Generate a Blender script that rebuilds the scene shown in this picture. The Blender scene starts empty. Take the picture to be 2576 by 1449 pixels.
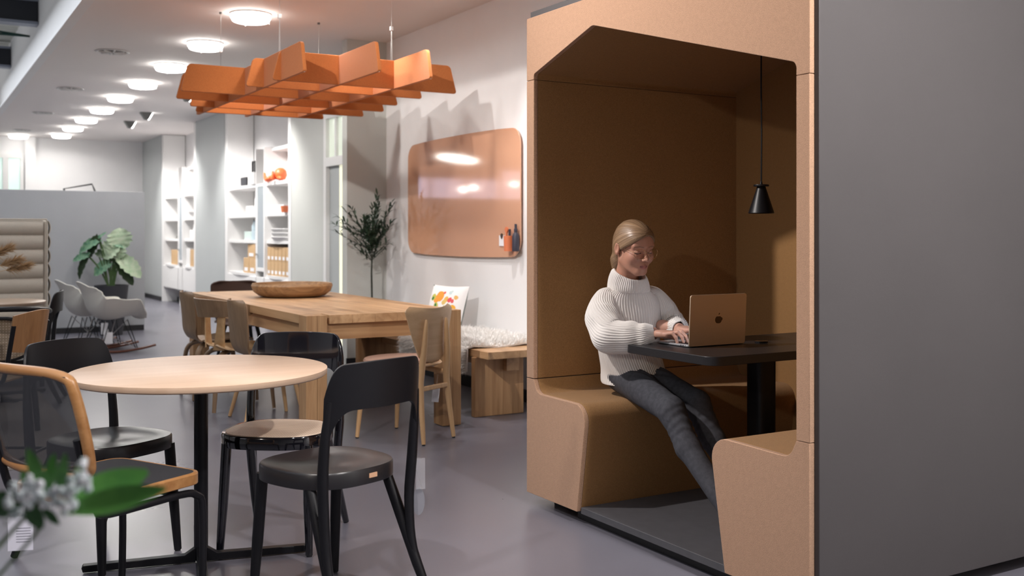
import bpy, bmesh, math, random
import numpy as np
from mathutils import Vector, Matrix, noise
R = math.radians
scene = bpy.context.scene
COL = scene.collection
random.seed(7)

# ------------------------------------------------------------------ camera
HC, YAW, FPX = 1.26, 30.44, 2600.0
cam_d = bpy.data.cameras.new('camera'); cam = bpy.data.objects.new('camera', cam_d); COL.objects.link(cam)
cam.location = (0, 0, HC); cam.rotation_euler = (R(90), 0, -R(YAW))
cam_d.sensor_width = 36.0; cam_d.lens = 36.0*FPX/2576.0
cam_d.shift_y = -(724.5-588.0)/2576.0
cam_d.clip_start = 0.05; cam_d.clip_end = 100
cam_d.dof.use_dof = True; cam_d.dof.focus_distance = 4.25; cam_d.dof.aperture_fstop = 3.2
scene.camera = cam
scene.view_settings.view_transform = 'Standard'; scene.view_settings.look = 'None'
scene.view_settings.gamma = 1.0; scene.view_settings.use_curve_mapping = False
scene.view_settings.exposure = 0.0

# ------------------------------------------------------------------ world + lights
w = bpy.data.worlds.new('world'); scene.world = w; w.use_nodes = True
w.node_tree.nodes['Background'].inputs[0].default_value = (0.80, 0.86, 1.0, 1)
w.node_tree.nodes['Background'].inputs[1].default_value = 0.5

def area(name, loc, target, size, power, color=(1, 1, 1), spread=180, sy=None):
    d = bpy.data.lights.new(name, 'AREA'); d.energy = power; d.color = color; d.size = size
    if sy: d.shape = 'RECTANGLE'; d.size_y = sy
    d.spread = R(spread)
    o = bpy.data.objects.new(name, d); COL.objects.link(o); o.location = loc
    o.rotation_euler = (Vector(target)-Vector(loc)).to_track_quat('-Z', 'Y').to_euler(); return o
def spot(name, loc, target, angle, power, color=(1, 1, 1), blend=0.5, rad=0.04):
    d = bpy.data.lights.new(name, 'SPOT'); d.energy = power; d.color = color; d.spot_size = R(angle); d.spot_blend = blend
    d.shadow_soft_size = rad
    o = bpy.data.objects.new(name, d); COL.objects.link(o); o.location = loc
    o.rotation_euler = (Vector(target)-Vector(loc)).to_track_quat('-Z', 'Y').to_euler(); return o
# spotlights of the atrium and of the ceiling edge
spot('booth_spot', (-5.4, -0.35, 3.62), (2.8, 3.5, 1.6), 26, 260, (1, .90, .78), 0.6, 0.12)
spot('booth_key_spot', (.45, 4.55, 3.30), (2.55, 2.75, 1.75), 85, 470, (1, .92, .87), 1.0, 0.05)
spot('lamp_spot', (-.45, 3.65, 3.47), (3.5, 7.0, 1.9), 46, 560, (1, .94, .90), 0.5, 0.03)
spot('table_spot', (-1.2, 1.8, 3.45), (0.9, 4.1, 0.6), 40, 330, (1, .93, .88), 0.8, 0.06)
spot('floor_spot', (0.6, 0.6, 3.45), (0.9, 4.4, 0.0), 48, 220, (1, .95, .97), 0.9, 0.1)
area('uplight', (-.9, 13, 2.9), (-.9, 13, 4), .6, 90, (.9, .95, 1.0), 180, 14.0)  # unseen upward fill, added to brighten the fascia and roof beams
# wall washers under the low ceiling
spot('wall_washer', (3.0, 6.4, 3.02), (4.02, 6.0, 1.0), 80, 110, (1, .95, .94), 0.9, 0.05)
spot('wall_washer', (2.75, 7.0, 3.02), (3.6, 7.2, 0.6), 90, 60, (1, .93, .88), 0.9, 0.05)
for yy in (12.9, 15.0, 17.8, 19.3):
    spot('shelf_washer', (3.25, yy, 3.0), (4.3, yy, 1.0), 100, 190, (1, .97, .95), 0.8, 0.05)
area('atrium_skylight', (-2.0, 4.5, 3.45), (-1.5, 4.6, 0), 4.0, 95, (.88, .92, 1.0), 180, 9.0)  # soft fill added under the closed roof, not an opening
area('atrium_skylight', (0.2, 12, 3.45), (0.2, 12, 0), 1.6, 110, (.88, .93, 1.0), 180, 10.0)  # second added fill, over the left background group

# ------------------------------------------------------------------ mesh helpers
class MB:
    def __init__(s): s.v = []; s.f = []
    def add(s, vs, fs):
        b = len(s.v); s.v += [tuple(p) for p in vs]; s.f += [tuple(b+i for i in q) for q in fs]; return s
    def box(s, x0, x1, y0, y1, z0, z1, M=None):
        vs = [Vector((x, y, z)) for z in (z0, z1) for y in (y0, y1) for x in (x0, x1)]
        if M: vs = [M @ p for p in vs]
        return s.add(vs, [(0, 2, 3, 1), (4, 5, 7, 6), (0, 1, 5, 4), (2, 6, 7, 3), (0, 4, 6, 2), (1, 3, 7, 5)])
    def prism(s, poly, a, b, axis='z', M=None):
        n = len(poly)
        def P(p, t):
            q = {'z': (p[0], p[1], t), 'x': (t, p[0], p[1]), 'y': (p[0], t, p[1])}[axis]
            q = Vector(q); return M @ q if M else q
        vs = [P(p, a) for p in poly]+[P(p, b) for p in poly]
        return s.add(vs, [tuple(range(n))[::-1], tuple(range(n, 2*n))]+[(i, (i+1) % n, n+(i+1) % n, n+i) for i in range(n)])
    def tube(s, path, r, n=10, closed=False, sq=1.0, up=None, sm=0):
        path = [Vector(p) for p in path]
        rr = list(r) if hasattr(r, '__len__') else [r]*len(path)
        if sm:
            np_, nr = [], []
            m = len(path)
            rng = range(m if closed else m-1)
            for i in rng:
                if closed: p0, p1, p2, p3 = path[(i-1) % m], path[i], path[(i+1) % m], path[(i+2) % m]; r1, r2 = rr[i], rr[(i+1) % m]
                else: p0, p1, p2, p3 = path[max(i-1, 0)], path[i], path[i+1], path[min(i+2, m-1)]; r1, r2 = rr[i], rr[i+1]
                for k in range(sm):
                    t = k/sm
                    np_.append(0.5*((2*p1)+(-p0+p2)*t+(2*p0-5*p1+4*p2-p3)*t*t+(-p0+3*p1-3*p2+p3)*t**3)); nr.append(r1+(r2-r1)*t)
            if not closed: np_.append(path[-1]); nr.append(rr[-1])
            path, rr = np_, nr
        m = len(path); vs = []; prev = None
        for i, p in enumerate(path):
            a = path[(i-1) % m] if (closed or i > 0) else p
            b = path[(i+1) % m] if (closed or i < m-1) else p
            t = (b-a).normalized() if (b-a).length > 1e-9 else Vector((0, 0, 1))
            if prev is None:
                ref = Vector(up) if up else (Vector((0, 0, 1)) if abs(t.z) < .9 else Vector((1, 0, 0)))
                u = (ref-t*ref.dot(t)).normalized()
            else: u = (prev-t*prev.dot(t)).normalized()
            prev = u; v = t.cross(u)
            for k in range(n):
                an = 2*math.pi*k/n
                vs.append(p+u*math.cos(an)*rr[i]+v*math.sin(an)*rr[i]*sq)
        fs = []
        for i in range(m if closed else m-1):
            for k in range(n):
                j = (i+1) % m; l = (k+1) % n
                fs.append((i*n+k, i*n+l, j*n+l, j*n+k))
        if not closed: fs += [tuple(range(n))[::-1], tuple((m-1)*n+k for k in range(n))]
        return s.add(vs, fs)
    def lathe(s, prof, n=32, c=(0, 0, 0), M=None, sx=1, sy=1, caps=True):
        vs = []; fs = []; m = len(prof)
        for r, z in prof:
            for k in range(n):
                a = 2*math.pi*k/n
                p = Vector((c[0]+r*math.cos(a)*sx, c[1]+r*math.sin(a)*sy, c[2]+z)); vs.append(M @ p if M else p)
        for i in range(m-1):
            for k in range(n):
                l = (k+1) % n; fs.append((i*n+k, i*n+l, (i+1)*n+l, (i+1)*n+k))
        if abs(prof[0][0]-prof[-1][0])+abs(prof[0][1]-prof[-1][1]) < 1e-6: caps = False
        if caps and prof[0][0] > 1e-6: fs.append(tuple(range(n))[::-1])
        if caps and prof[-1][0] > 1e-6: fs.append(tuple((m-1)*n+k for k in range(n)))
        return s.add(vs, fs)
    def shell(s, fn, nu, nv, th, closeu=False):
        """fn(u,v) -> point; a sheet given real thickness th along its normal"""
        P = [[Vector(fn(i/nu, j/nv)) for i in range(nu+1)] for j in range(nv+1)]
        vs = []
        for sgn in (.5, -.5):
            for j in range(nv+1):
                for i in range(nu+1):
                    du = P[j][min(i+1, nu)]-P[j][max(i-1, 0)]; dv = P[min(j+1, nv)][i]-P[max(j-1, 0)][i]
                    nn = du.cross(dv); nn = nn.normalized() if nn.length > 1e-12 else Vector((0, 0, 1))
                    vs.append(P[j][i]+nn*th*sgn)
        W = nu+1; N = W*(nv+1); fs = []
        for j in range(nv):
            for i in range(nu):
                a = j*W+i; fs.append((a, a+1, a+W+1, a+W)); fs.append((N+a, N+a+W, N+a+W+1, N+a+1))
        for i in range(nu):
            fs.append((i, N+i, N+i+1, i+1)); a = nv*W+i; fs.append((a, a+1, N+a+1, N+a))
        for j in range(nv):
            a = j*W; fs.append((a, a+W, N+a+W, N+a)); a = j*W+nu; fs.append((a, N+a, N+a+W, a+W))
        return s.add(vs, fs)

def rpoly(pts, r, seg=6):
    """polygon with filleted corners; r one radius or a list"""
    out = []; n = len(pts); rs = r if hasattr(r, '__len__') else [r]*n
    for i in range(n):
        p = Vector(pts[i]); a = Vector(pts[i-1]); b = Vector(pts[(i+1) % n]); rr = rs[i]
        if rr <= 0: out.append(tuple(p)); continue
        u = (a-p); v = (b-p); lu, lv = u.length, v.length; u.normalize(); v.normalize()
        ang = u.angle(v); d = min(rr/math.tan(ang/2), lu*.49, lv*.49); r2 = d*math.tan(ang/2)
        c = p+(u+v).normalized()*(r2/math.sin(ang/2)); s0 = p+u*d; s1 = p+v*d
        a0 = math.atan2(*(s0-c).yx); a1 = math.atan2(*(s1-c).yx)
        while a1-a0 > math.pi: a1 -= 2*math.pi
        while a1-a0 < -math.pi: a1 += 2*math.pi
        for k in range(seg+1):
            t = a0+(a1-a0)*k/seg; out.append((c.x+r2*math.cos(t), c.y+r2*math.sin(t)))
    return out

def obj(name, mb, m, parent=None, bevel=0.0, smooth=40, seg=2, kind=None, label=None, loc=None, rot=None, mesh=None):
    if mesh is None:
        mesh = bpy.data.meshes.new(name); mesh.from_pydata([tuple(p) for p in mb.v], [], mb.f)
        mesh.update()
        if smooth: mesh.shade_smooth(); mesh.set_sharp_from_angle(angle=R(smooth))
        mesh.materials.append(m)
    o = bpy.data.objects.new(name, mesh); COL.objects.link(o)
    if parent: o.parent = parent
    if bevel:
        b = o.modifiers.new('bevel', 'BEVEL'); b.width = bevel; b.segments = seg; b.limit_method = 'ANGLE'; b.angle_limit = R(35)
    if kind: o['kind'] = kind
    if label: o['label'] = label
    if loc: o.location = loc
    if rot: o.rotation_euler = rot
    return o
def thing(name, label, cat, loc=(0, 0, 0), rz=0, group=None):
    o = bpy.data.objects.new(name, None); COL.objects.link(o); o.empty_display_size = .05
    o.location = loc; o.rotation_euler = (0, 0, rz); o['label'] = label; o['category'] = cat
    if group: o['group'] = group
    return o
def tag(o, label, cat, group=None):
    o['label'] = label; o['category'] = cat
    if group: o['group'] = group
    return o
def struct(name, mb, m, parent=None, bevel=0, smooth=40):
    o = obj(name, mb, m, parent, bevel, smooth)
    if not parent: o['kind'] = 'structure'
    return o
def dup(root, loc, rz, label, group=None):
    r = root.copy(); COL.objects.link(r); r.location = loc; r.rotation_euler = (0, 0, rz); r['label'] = label
    if group: r['group'] = group
    for ch in list(root.children):
        c = ch.copy(); COL.objects.link(c); c.parent = r
        for g in list(ch.children):
            d = g.copy(); COL.objects.link(d); d.parent = c
    return r

# ------------------------------------------------------------------ materials
def mat(name, color, rough=.5, metal=0.0, var=0.0, vscale=8.0, bump=0.0, bscale=200.0, spec=.5, coat=0.0, emit=None, estr=0, trans=0, sheen=0, alpha=1, stretch=(1, 1, 1), color2=None, sss=0, rvar=0.0):
    m = bpy.data.materials.new(name); m.use_nodes = True; nt = m.node_tree; b = nt.nodes['Principled BSDF']
    b.inputs['Base Color'].default_value = (*color, 1); b.inputs['Roughness'].default_value = rough; b.inputs['Metallic'].default_value = metal
    b.inputs['Specular IOR Level'].default_value = spec; b.inputs['Coat Weight'].default_value = coat; b.inputs['Coat Roughness'].default_value = .06
    b.inputs['Transmission Weight'].default_value = trans; b.inputs['Sheen Weight'].default_value = sheen; b.inputs['Alpha'].default_value = alpha
    if sss:
        b.inputs['Subsurface Weight'].default_value = sss; b.inputs['Subsurface Radius'].default_value = (.01, .004, .002); b.inputs['Subsurface Scale'].default_value = .6
    if emit: b.inputs['Emission Color'].default_value = (*emit, 1); b.inputs['Emission Strength'].default_value = estr
    N = nt.nodes.new; L = nt.links.new
    tc = N('ShaderNodeTexCoord'); mp = N('ShaderNodeMapping'); mp.inputs['Scale'].default_value = stretch; L(tc.outputs['Object'], mp.inputs[0])
    if var or color2:
        nz = N('ShaderNodeTexNoise'); nz.inputs['Scale'].default_value = vscale; nz.inputs['Detail'].default_value = 6; L(mp.outputs[0], nz.inputs['Vector'])
        cr = N('ShaderNodeValToRGB'); cr.color_ramp.elements[0].position = .3; cr.color_ramp.elements[1].position = .7
        c2 = color2 or tuple(min(1, c*(1+var)) for c in color); c1 = color if color2 else tuple(c*(1-var) for c in color)
        cr.color_ramp.elements[0].color = (*c1, 1); cr.color_ramp.elements[1].color = (*c2, 1)
        L(nz.outputs['Fac'], cr.inputs[0]); L(cr.outputs[0], b.inputs['Base Color'])
        if rvar:
            mr = N('ShaderNodeMapRange'); mr.inputs['To Min'].default_value = rough-rvar; mr.inputs['To Max'].default_value = rough+rvar
            L(nz.outputs['Fac'], mr.inputs[0]); L(mr.outputs[0], b.inputs['Roughness'])
    if bump:
        n2 = N('ShaderNodeTexNoise'); n2.inputs['Scale'].default_value = bscale; n2.inputs['Detail'].default_value = 3; L(mp.outputs[0], n2.inputs['Vector'])
        bp = N('ShaderNodeBump'); bp.inputs['Strength'].default_value = bump; bp.inputs['Distance'].default_value = .004; L(n2.outputs['Fac'], bp.inputs['Height']); L(bp.outputs[0], b.inputs['Normal'])
    return m
def wood(name, c1, c2, along='y', rough=.5, scale=1.0, knots=False, coat=0.0):
    """long grain along one local axis"""
    m = bpy.data.materials.new(name); m.use_nodes = True; nt = m.node_tree; b = nt.nodes['Principled BSDF']
    N = nt.nodes.new; L = nt.links.new
    tc = N('ShaderNodeTexCoord'); mp = N('ShaderNodeMapping'); st = {'x': (1.2, 26, 26), 'y': (26, 1.2, 26), 'z': (26, 26, 1.2)}[along]
    mp.inputs['Scale'].default_value = tuple(q*scale for q in st); L(tc.outputs['Object'], mp.inputs[0])
    nz = N('ShaderNodeTexNoise'); nz.inputs['Scale'].default_value = 1.0; nz.inputs['Detail'].default_value = 7; nz.inputs['Roughness'].default_value = .6; nz.inputs['Distortion'].default_value = .6; L(mp.outputs[0], nz.inputs['Vector'])
    cr = N('ShaderNodeValToRGB'); e = cr.color_ramp.elements; e[0].position = .32; e[1].position = .68; e[0].color = (*c1, 1); e[1].color = (*c2, 1)
    L(nz.outputs['Fac'], cr.inputs[0]); out = cr.outputs[0]
    if knots:
        n3 = N('ShaderNodeTexNoise'); n3.inputs['Scale'].default_value = 3.0; mp3 = N('ShaderNodeMapping'); mp3.inputs['Scale'].default_value = {'x': (.5, 2, 2), 'y': (2, .5, 2), 'z': (2, 2, .5)}[along]
        L(tc.outputs['Object'], mp3.inputs[0]); L(mp3.outputs[0], n3.inputs['Vector'])
        c3 = N('ShaderNodeValToRGB'); c3.color_ramp.elements[0].position = .25; c3.color_ramp.elements[1].position = .45; c3.color_ramp.elements[0].color = (.45, .4, .36, 1); c3.color_ramp.elements[1].color = (1, 1, 1, 1)
        L(n3.outputs['Fac'], c3.inputs[0]); mx = N('ShaderNodeMixRGB'); mx.blend_type = 'MULTIPLY'; mx.inputs[0].default_value = .8; L(out, mx.inputs[1]); L(c3.outputs[0], mx.inputs[2]); out = mx.outputs[0]
    L(out, b.inputs['Base Color']); b.inputs['Roughness'].default_value = rough; b.inputs['Coat Weight'].default_value = coat
    bp = N('ShaderNodeBump'); bp.inputs['Strength'].default_value = .12; bp.inputs['Distance'].default_value = .002; L(nz.outputs['Fac'], bp.inputs['Height']); L(bp.outputs[0], b.inputs['Normal'])
    return m
def felt(name, c, amt=.22, sc=420, bump=.35):
    m = bpy.data.materials.new(name); m.use_nodes = True; nt = m.node_tree; b = nt.nodes['Principled BSDF']
    N = nt.nodes.new; L = nt.links.new; tc = N('ShaderNodeTexCoord')
    n1 = N('ShaderNodeTexNoise'); n1.inputs['Scale'].default_value = sc; n1.inputs['Detail'].default_value = 2; L(tc.outputs['Object'], n1.inputs['Vector'])
    n2 = N('ShaderNodeTexNoise'); n2.inputs['Scale'].default_value = 60; n2.inputs['Detail'].default_value = 4; L(tc.outputs['Object'], n2.inputs['Vector'])
    ad = N('ShaderNodeMixRGB'); ad.inputs[0].default_value = .14; L(n1.outputs['Fac'], ad.inputs[1]); L(n2.outputs['Fac'], ad.inputs[2])
    cr = N('ShaderNodeValToRGB'); e = cr.color_ramp.elements; e[0].position = .36; e[1].position = .64
    e[0].color = (*[q*(1-amt) for q in c], 1); e[1].color = (*[min(1, q*(1+amt)) for q in c], 1)
    L(ad.outputs[0], cr.inputs[0]); L(cr.outputs[0], b.inputs['Base Color']); b.inputs['Roughness'].default_value = .95; b.inputs['Sheen Weight'].default_value = .15; b.inputs['Specular IOR Level'].default_value = .15
    bp = N('ShaderNodeBump'); bp.inputs['Strength'].default_value = bump; bp.inputs['Distance'].default_value = .003; L(n1.outputs['Fac'], bp.inputs['Height']); L(bp.outputs[0], b.inputs['Normal'])
    return m
def cane(name, c, hole, sc=90):
    """woven cane: fine print of octagonal holes"""
    m = bpy.data.materials.new(name); m.use_nodes = True; nt = m.node_tree; b = nt.nodes['Principled BSDF']
    N = nt.nodes.new; L = nt.links.new; tc = N('ShaderNodeTexCoord')
    mp = N('ShaderNodeMapping'); mp.inputs['Scale'].default_value = (sc, sc, sc); L(tc.outputs['Object'], mp.inputs[0])
    vo = N('ShaderNodeTexVoronoi'); vo.inputs['Randomness'].default_value = 0.0; vo.inputs['Scale'].default_value = 1.0; L(mp.outputs[0], vo.inputs['Vector'])
    cr = N('ShaderNodeValToRGB'); e = cr.color_ramp.elements; e[0].position = .30; e[1].position = .42; e[0].color = (*hole, 1); e[1].color = (*c, 1)
    L(vo.outputs['Distance'], cr.inputs[0]); L(cr.outputs[0], b.inputs['Base Color']); b.inputs['Roughness'].default_value = .6
    return m

M = {}
M['wall'] = mat('white_paint', (.85, .84, .84), .65, var=.015, vscale=3, bump=.05, bscale=300)
M['ceil'] = mat('ceiling_paint', (.87, .82, .80), .75, bump=.04, bscale=250)
M['pier'] = mat('grey_paint', (.46, .485, .485), .55, var=.02, vscale=2)
M['pier_warm'] = mat('warm_grey_paint', (.56, .57, .54), .55, var=.02, vscale=2)
M['floor'] = mat('grey_resin_floor', (.150, .146, .176), .30, var=.07, vscale=1.3, bump=.02, bscale=60, rvar=.07)
M['black_trim'] = mat('black_trim', (.012, .012, .014), .5)
M['steel'] = mat('dark_blue_steel', (.012, .014, .022), .45)
M['steel_edge'] = mat('grey_steel_flange', (.22, .24, .3), .45)
M['roof'] = mat('corrugated_roof', (.55, .55, .5), .5)
M['glass_dim'] = mat('window_glass', (.55, .68, .64), .1, emit=(.62, .80, .74), estr=.55)
M['part'] = mat('grey_partition', (.37, .38, .40), .7, var=.03, vscale=3)
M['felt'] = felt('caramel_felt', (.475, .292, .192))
M['felt_in'] = felt('caramel_felt_inner', (.345, .188, .075), .18)  # same felt; the booth's inner shade is put into this darker colour
M['panel'] = mat('charcoal_panel', (.070, .063, .065), .6, var=.04, vscale=2, bump=.08, bscale=500)
M['plat'] = mat('grey_platform', (.085, .085, .095), .6, var=.08, vscale=20)
M['oak'] = wood('oak', (.36, .19, .085), (.56, .34, .17), 'z', .5, knots=True)
M['oak_y'] = wood('oak_top', (.44, .25, .12), (.62, .39, .21), 'y', .42, .7, knots=True)
M['oak_x'] = wood('oak_cross', (.36, .19, .085), (.54, .33, .165), 'x', .5)
M['beech'] = wood('pale_beech', (.62, .43, .30), (.68, .49, .355), 'x', .42, .8)
M['ply'] = wood('plywood', (.22, .135, .075), (.33, .21, .12), 'z', .5)
M['ply_edge'] = mat('plywood_edge', (.50, .30, .17), .5)
M['ply_in'] = wood('plywood_inner', (.55, .33, .155), (.68, .44, .22), 'x', .4)
M['elm'] = wood('pale_elm', (.55, .355, .195), (.66, .45, .265), 'x', .45)
M['elm_z'] = wood('pale_elm_leg', (.55, .32, .15), (.66, .42, .22), 'z', .4)
M['honey'] = wood('honey_wood', (.31, .14, .047), (.42, .215, .082), 'x', .35, coat=.3)
M['black'] = mat('matte_black_lacquer', (.006, .006, .008), .40, spec=.3, bump=.03, bscale=400)
M['black_seat'] = mat('satin_black_lacquer', (.014, .013, .015), .32)
M['gloss'] = mat('gloss_black_lacquer', (.006, .006, .009), .08, coat=1.0)
M['cane'] = cane('woven_cane', (.88, .70, .54), (.42, .26, .16), 100)
M['orange'] = felt('orange_felt', (.47, .15, .044), .10, 260, .5)
M['orange_edge'] = mat('pale_felt_edge', (.80, .62, .52), .8)
M['wire'] = mat('steel_wire', (.6, .58, .56), .3, metal=1)
M['white'] = mat('white_enamel', (.82, .81, .80), .4)
M['shell'] = mat('cream_plastic', (.76, .73, .66), .4)
M['glow'] = mat('light_ring', (1, 1, 1), .3, emit=(1, .98, .93), estr=10.0)
M['grille'] = mat('vent_grille', (.16, .16, .155), .5)
M['card'] = mat('cardboard', (.58, .38, .20), .8, var=.06, vscale=20)
M['label'] = mat('paper_label', (.85, .85, .88), .6)
M['beige'] = felt('beige_wool', (.47, .43, .37), .08, 300, .4)
M['tan_board'] = mat('tan_glass_board', (.66, .36, .225), .06, coat=.6)
M['terra'] = mat('terracotta_plastic', (.70, .20, .085), .5)
M['navy'] = mat('dark_navy_plastic', (.035, .035, .055), .5)
M['leaf'] = mat('leaf_green', (.028, .085, .03), .45, var=.4, vscale=20)
M['leaf_blue'] = mat('leaf_blue_green', (.05, .17, .10), .5, color2=(.22, .36, .22), vscale=25)
M['leaf_pale'] = mat('leaf_silver', (.32, .45, .28), .5, color2=(.50, .56, .42), vscale=18)
M['leaf_dark'] = mat('leaf_dark', (.02, .045, .012), .5, var=.3, vscale=15)
M['stem'] = mat('stem', (.05, .10, .025), .6)
M['bark'] = mat('bark', (.035, .04, .03), .8, var=.3, vscale=40)
M['rust'] = wood('rocker_wood', (.10, .028, .014), (.16, .05, .028), 'y', .4)
M['pot'] = mat('dark_planter', (.035, .035, .042), .6)
M['rug'] = mat('grey_rug', (.30, .27, .25), .95, var=.25, vscale=60, bump=.5, bscale=120)
M['bowl'] = wood('turned_bowl', (.22, .12, .055), (.44, .26, .125), 'x', .5, 1.4, knots=True)
M['fur'] = mat('sheepskin_hide', (.86, .83, .80), .9)
M['cushion_back'] = mat('cushion_back', (.25, .28, .26), .9)

# ------------------------------------------------------------------ the room
struct('floor', MB().box(-7.5, 6.0, -4.0, 22.4, -.1, 0), M['floor'])
struct('ceiling', MB().box(1.30, 6.0, -4.0, 22.4, 3.11, 3.21), M['ceil'])
struct('wall_right', MB().box(4.02, 4.14, -4.0, 9.24, 0, 3.11), M['wall'])
struct('trim_1', MB().box(3.985, 4.02, 1.5, 6.17, 0, 3.11), M['wall'])          # shallow pilaster behind the booth
struct('baseboard_right', MB().box(4.0, 4.02, 6.17, 9.24, 0, .09), M['black_trim'])
struct('wall_wing', MB().box(3.615, 4.2, 9.24, 9.36, 0, 3.11), M['pier_warm'])
struct('baseboard_wing', MB().box(3.605, 4.0, 9.225, 9.24, 0, .08), M['black_trim'])
# rear right wall at X = 4.15, cut by the door and the two shelf niches
NZ = [(13.2-.72, 15.6), (17.38, 20.02)]
mw = MB(); mw.box(4.15, 4.25, 9.36, 10.62, 0, 3.11); mw.box(4.15, 4.25, 10.62, 11.22, 2.62, 3.11)
struct('wall_rear_right', mw, M['pier'])
struct('trim_2', MB().box(4.15, 4.9, 11.22, 12.48, 0, 3.11), M['pier_warm'])
struct('trim_3', MB().box(4.15, 4.9, 15.6, 17.38, 0, 3.11), M['pier'])
struct('trim_4', MB().box(4.15, 4.9, 20.02, 21.8, 0, 3.11), M['pier'])
mb = MB(); mb.box(4.13, 4.15, 11.22, 12.48, 0, .08); mb.box(4.13, 4.15, 15.6, 17.38, 0, .08); mb.box(4.13, 4.15, 20.02, 21.7, 0, .08)
struct('baseboard_rear_right', mb, M['black_trim'])
for i, (a, b) in enumerate(NZ):
    n = MB(); n.box(4.56, 4.62, a, b, 0, 3.11); struct('wall_niche' if i == 0 else 'wall_niche_rear', n, M['wall'])
# door with transom
d1 = thing('door_1', '', ''); 
for k in ('label', 'category'): del d1[k]
d1['kind'] = 'structure'
f = MB(); f.box(4.12, 4.2, 10.56, 10.64, 0, 2.66); f.box(4.12, 4.2, 11.18, 11.26, 0, 2.66); f.box(4.12, 4.2, 10.64, 11.18, 2.56, 2.66); f.box(4.12, 4.2, 10.64, 11.18, 2.02, 2.12); f.box(4.13, 4.19, 10.89, 10.93, 2.12, 2.56)
obj('door_frame', f, M['white'], d1)
M['lit_glass'] = mat('lit_door_glass', (.7, .7, .5), .2, emit=(.90, .88, .68), estr=.75)
M['lit_transom'] = mat('lit_transom_glass', (.6, .65, .55), .2, emit=(.72, .78, .66), estr=.5)
obj('pane', MB().box(4.16, 4.17, 10.64, 10.89, 2.12, 2.56), M['lit_transom'], d1); obj('pane', MB().box(4.16, 4.17, 10.93, 11.18, 2.12, 2.56), M['lit_transom'], d1)
obj('glass_strip', MB().box(4.16, 4.17, 10.64, 10.86, 0.02, 2.02), M['lit_glass'], d1)
obj('door_leaf', MB().box(4.165, 4.20, 10.88, 11.18, 0.02, 2.02), M['pier'], d1, .004)
# back wall with window
struct('wall_back', MB().box(-7.5, 4.25, 21.8, 22.0, 0, 3.98), M['wall'])
struct('trim_5', MB().box(1.98, 2.16, 21.7, 21.8, 0, 3.11), M['wall'])
struct('baseboard_back', MB().box(-7.5, 4.15, 21.78, 21.8, 0, .1), M['black_trim'])
w1 = thing('window_1', '', '');
for k in ('label', 'category'): del w1[k]
w1['kind'] = 'structure'
f = MB(); zz0, zz1 = 2.02, 2.70
for (a, b) in ((1.20, 1.28), (1.60, 1.70), (1.90, 1.97)): f.box(a, b, 21.74, 21.8, zz0, zz1)
f.box(.8, 1.97, 21.74, 21.8, zz1, zz1+.07); f.box(.8, 1.97, 21.74, 21.8, zz0-.06, zz0)
obj('window_frame', f, M['white'], w1)
obj('pane', MB().box(1.28, 1.60, 21.77, 21.78, zz0, zz1), M['glass_dim'], w1); obj('pane', MB().box(1.70, 1.90, 21.77, 21.78, zz0, zz1), M['glass_dim'], w1)
# atrium: fascia, roof, beams
struct('wall_fascia', MB().box(1.24, 1.30, -4.0, 21.8, 3.15, 3.9), M['wall'])
struct('trim_6', MB().box(1.21, 1.30, -4.0, 21.8, 3.11, 3.15), M['wall'])
rb = MB(); y = -4.0
poly = []
while y < 22.4: poly += [(y, 3.90), (y+.06, 3.86), (y+.16, 3.86), (y+.22, 3.90)]; y += .26
poly = poly+[(22.4, 3.98), (-4.0, 3.98)]
rb.prism(poly, -7.5, 1.30, 'x'); struct('ceiling_atrium', rb, M['roof'], smooth=0)
struct('wall_left', MB().box(-7.6, -7.5, -4.0, 22.4, 0, 3.98), M['wall'])
struct('wall_front', MB().box(-7.5, 6.0, -4.1, -4.0, 0, 3.98), M['wall'])
proto = None
for i, by in enumerate((12.2, 15.5, 18.8, 8.9, 5.6, -1.0)):
    if not proto:
        t = thing('steel_beam', 'dark blue steel roof beam nearest the camera, at the top left corner', 'beam', (0, by, 0), group='steel roof beams of the atrium')
        obj('web', MB().box(-7.4, 1.235, -.05, .05, 3.53, 3.75), M['steel'], t)
        obj('flange', MB().box(-7.4, 1.235, -.09, .09, 3.5, 3.53), M['steel_edge'], t)
        obj('flange', MB().box(-7.4, 1.235, -.09, .09, 3.75, 3.78), M['steel_edge'], t)
        proto = t
    else: dup(proto, (0, by, 0), 0, {1: 'dark blue steel roof beam below and beyond the nearest beam at the left edge', 2: 'dark steel roof beam furthest back in the atrium'}.get(i, 'dark steel roof beam of the atrium near or behind the camera'))
tr = tag(obj('tie_rod', MB().tube([(1.235, 13.0, 3.52), (-1.5, 13.0, 3.74)], .012, 6).tube([(1.235, 13.0, 3.52), (-1.5, 13.0, 3.5)], .012, 6), mat('green_rod', (.02, .06, .05), .4)), 'thin dark green roof tie rods meeting at the white fascia', 'rod')
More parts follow.
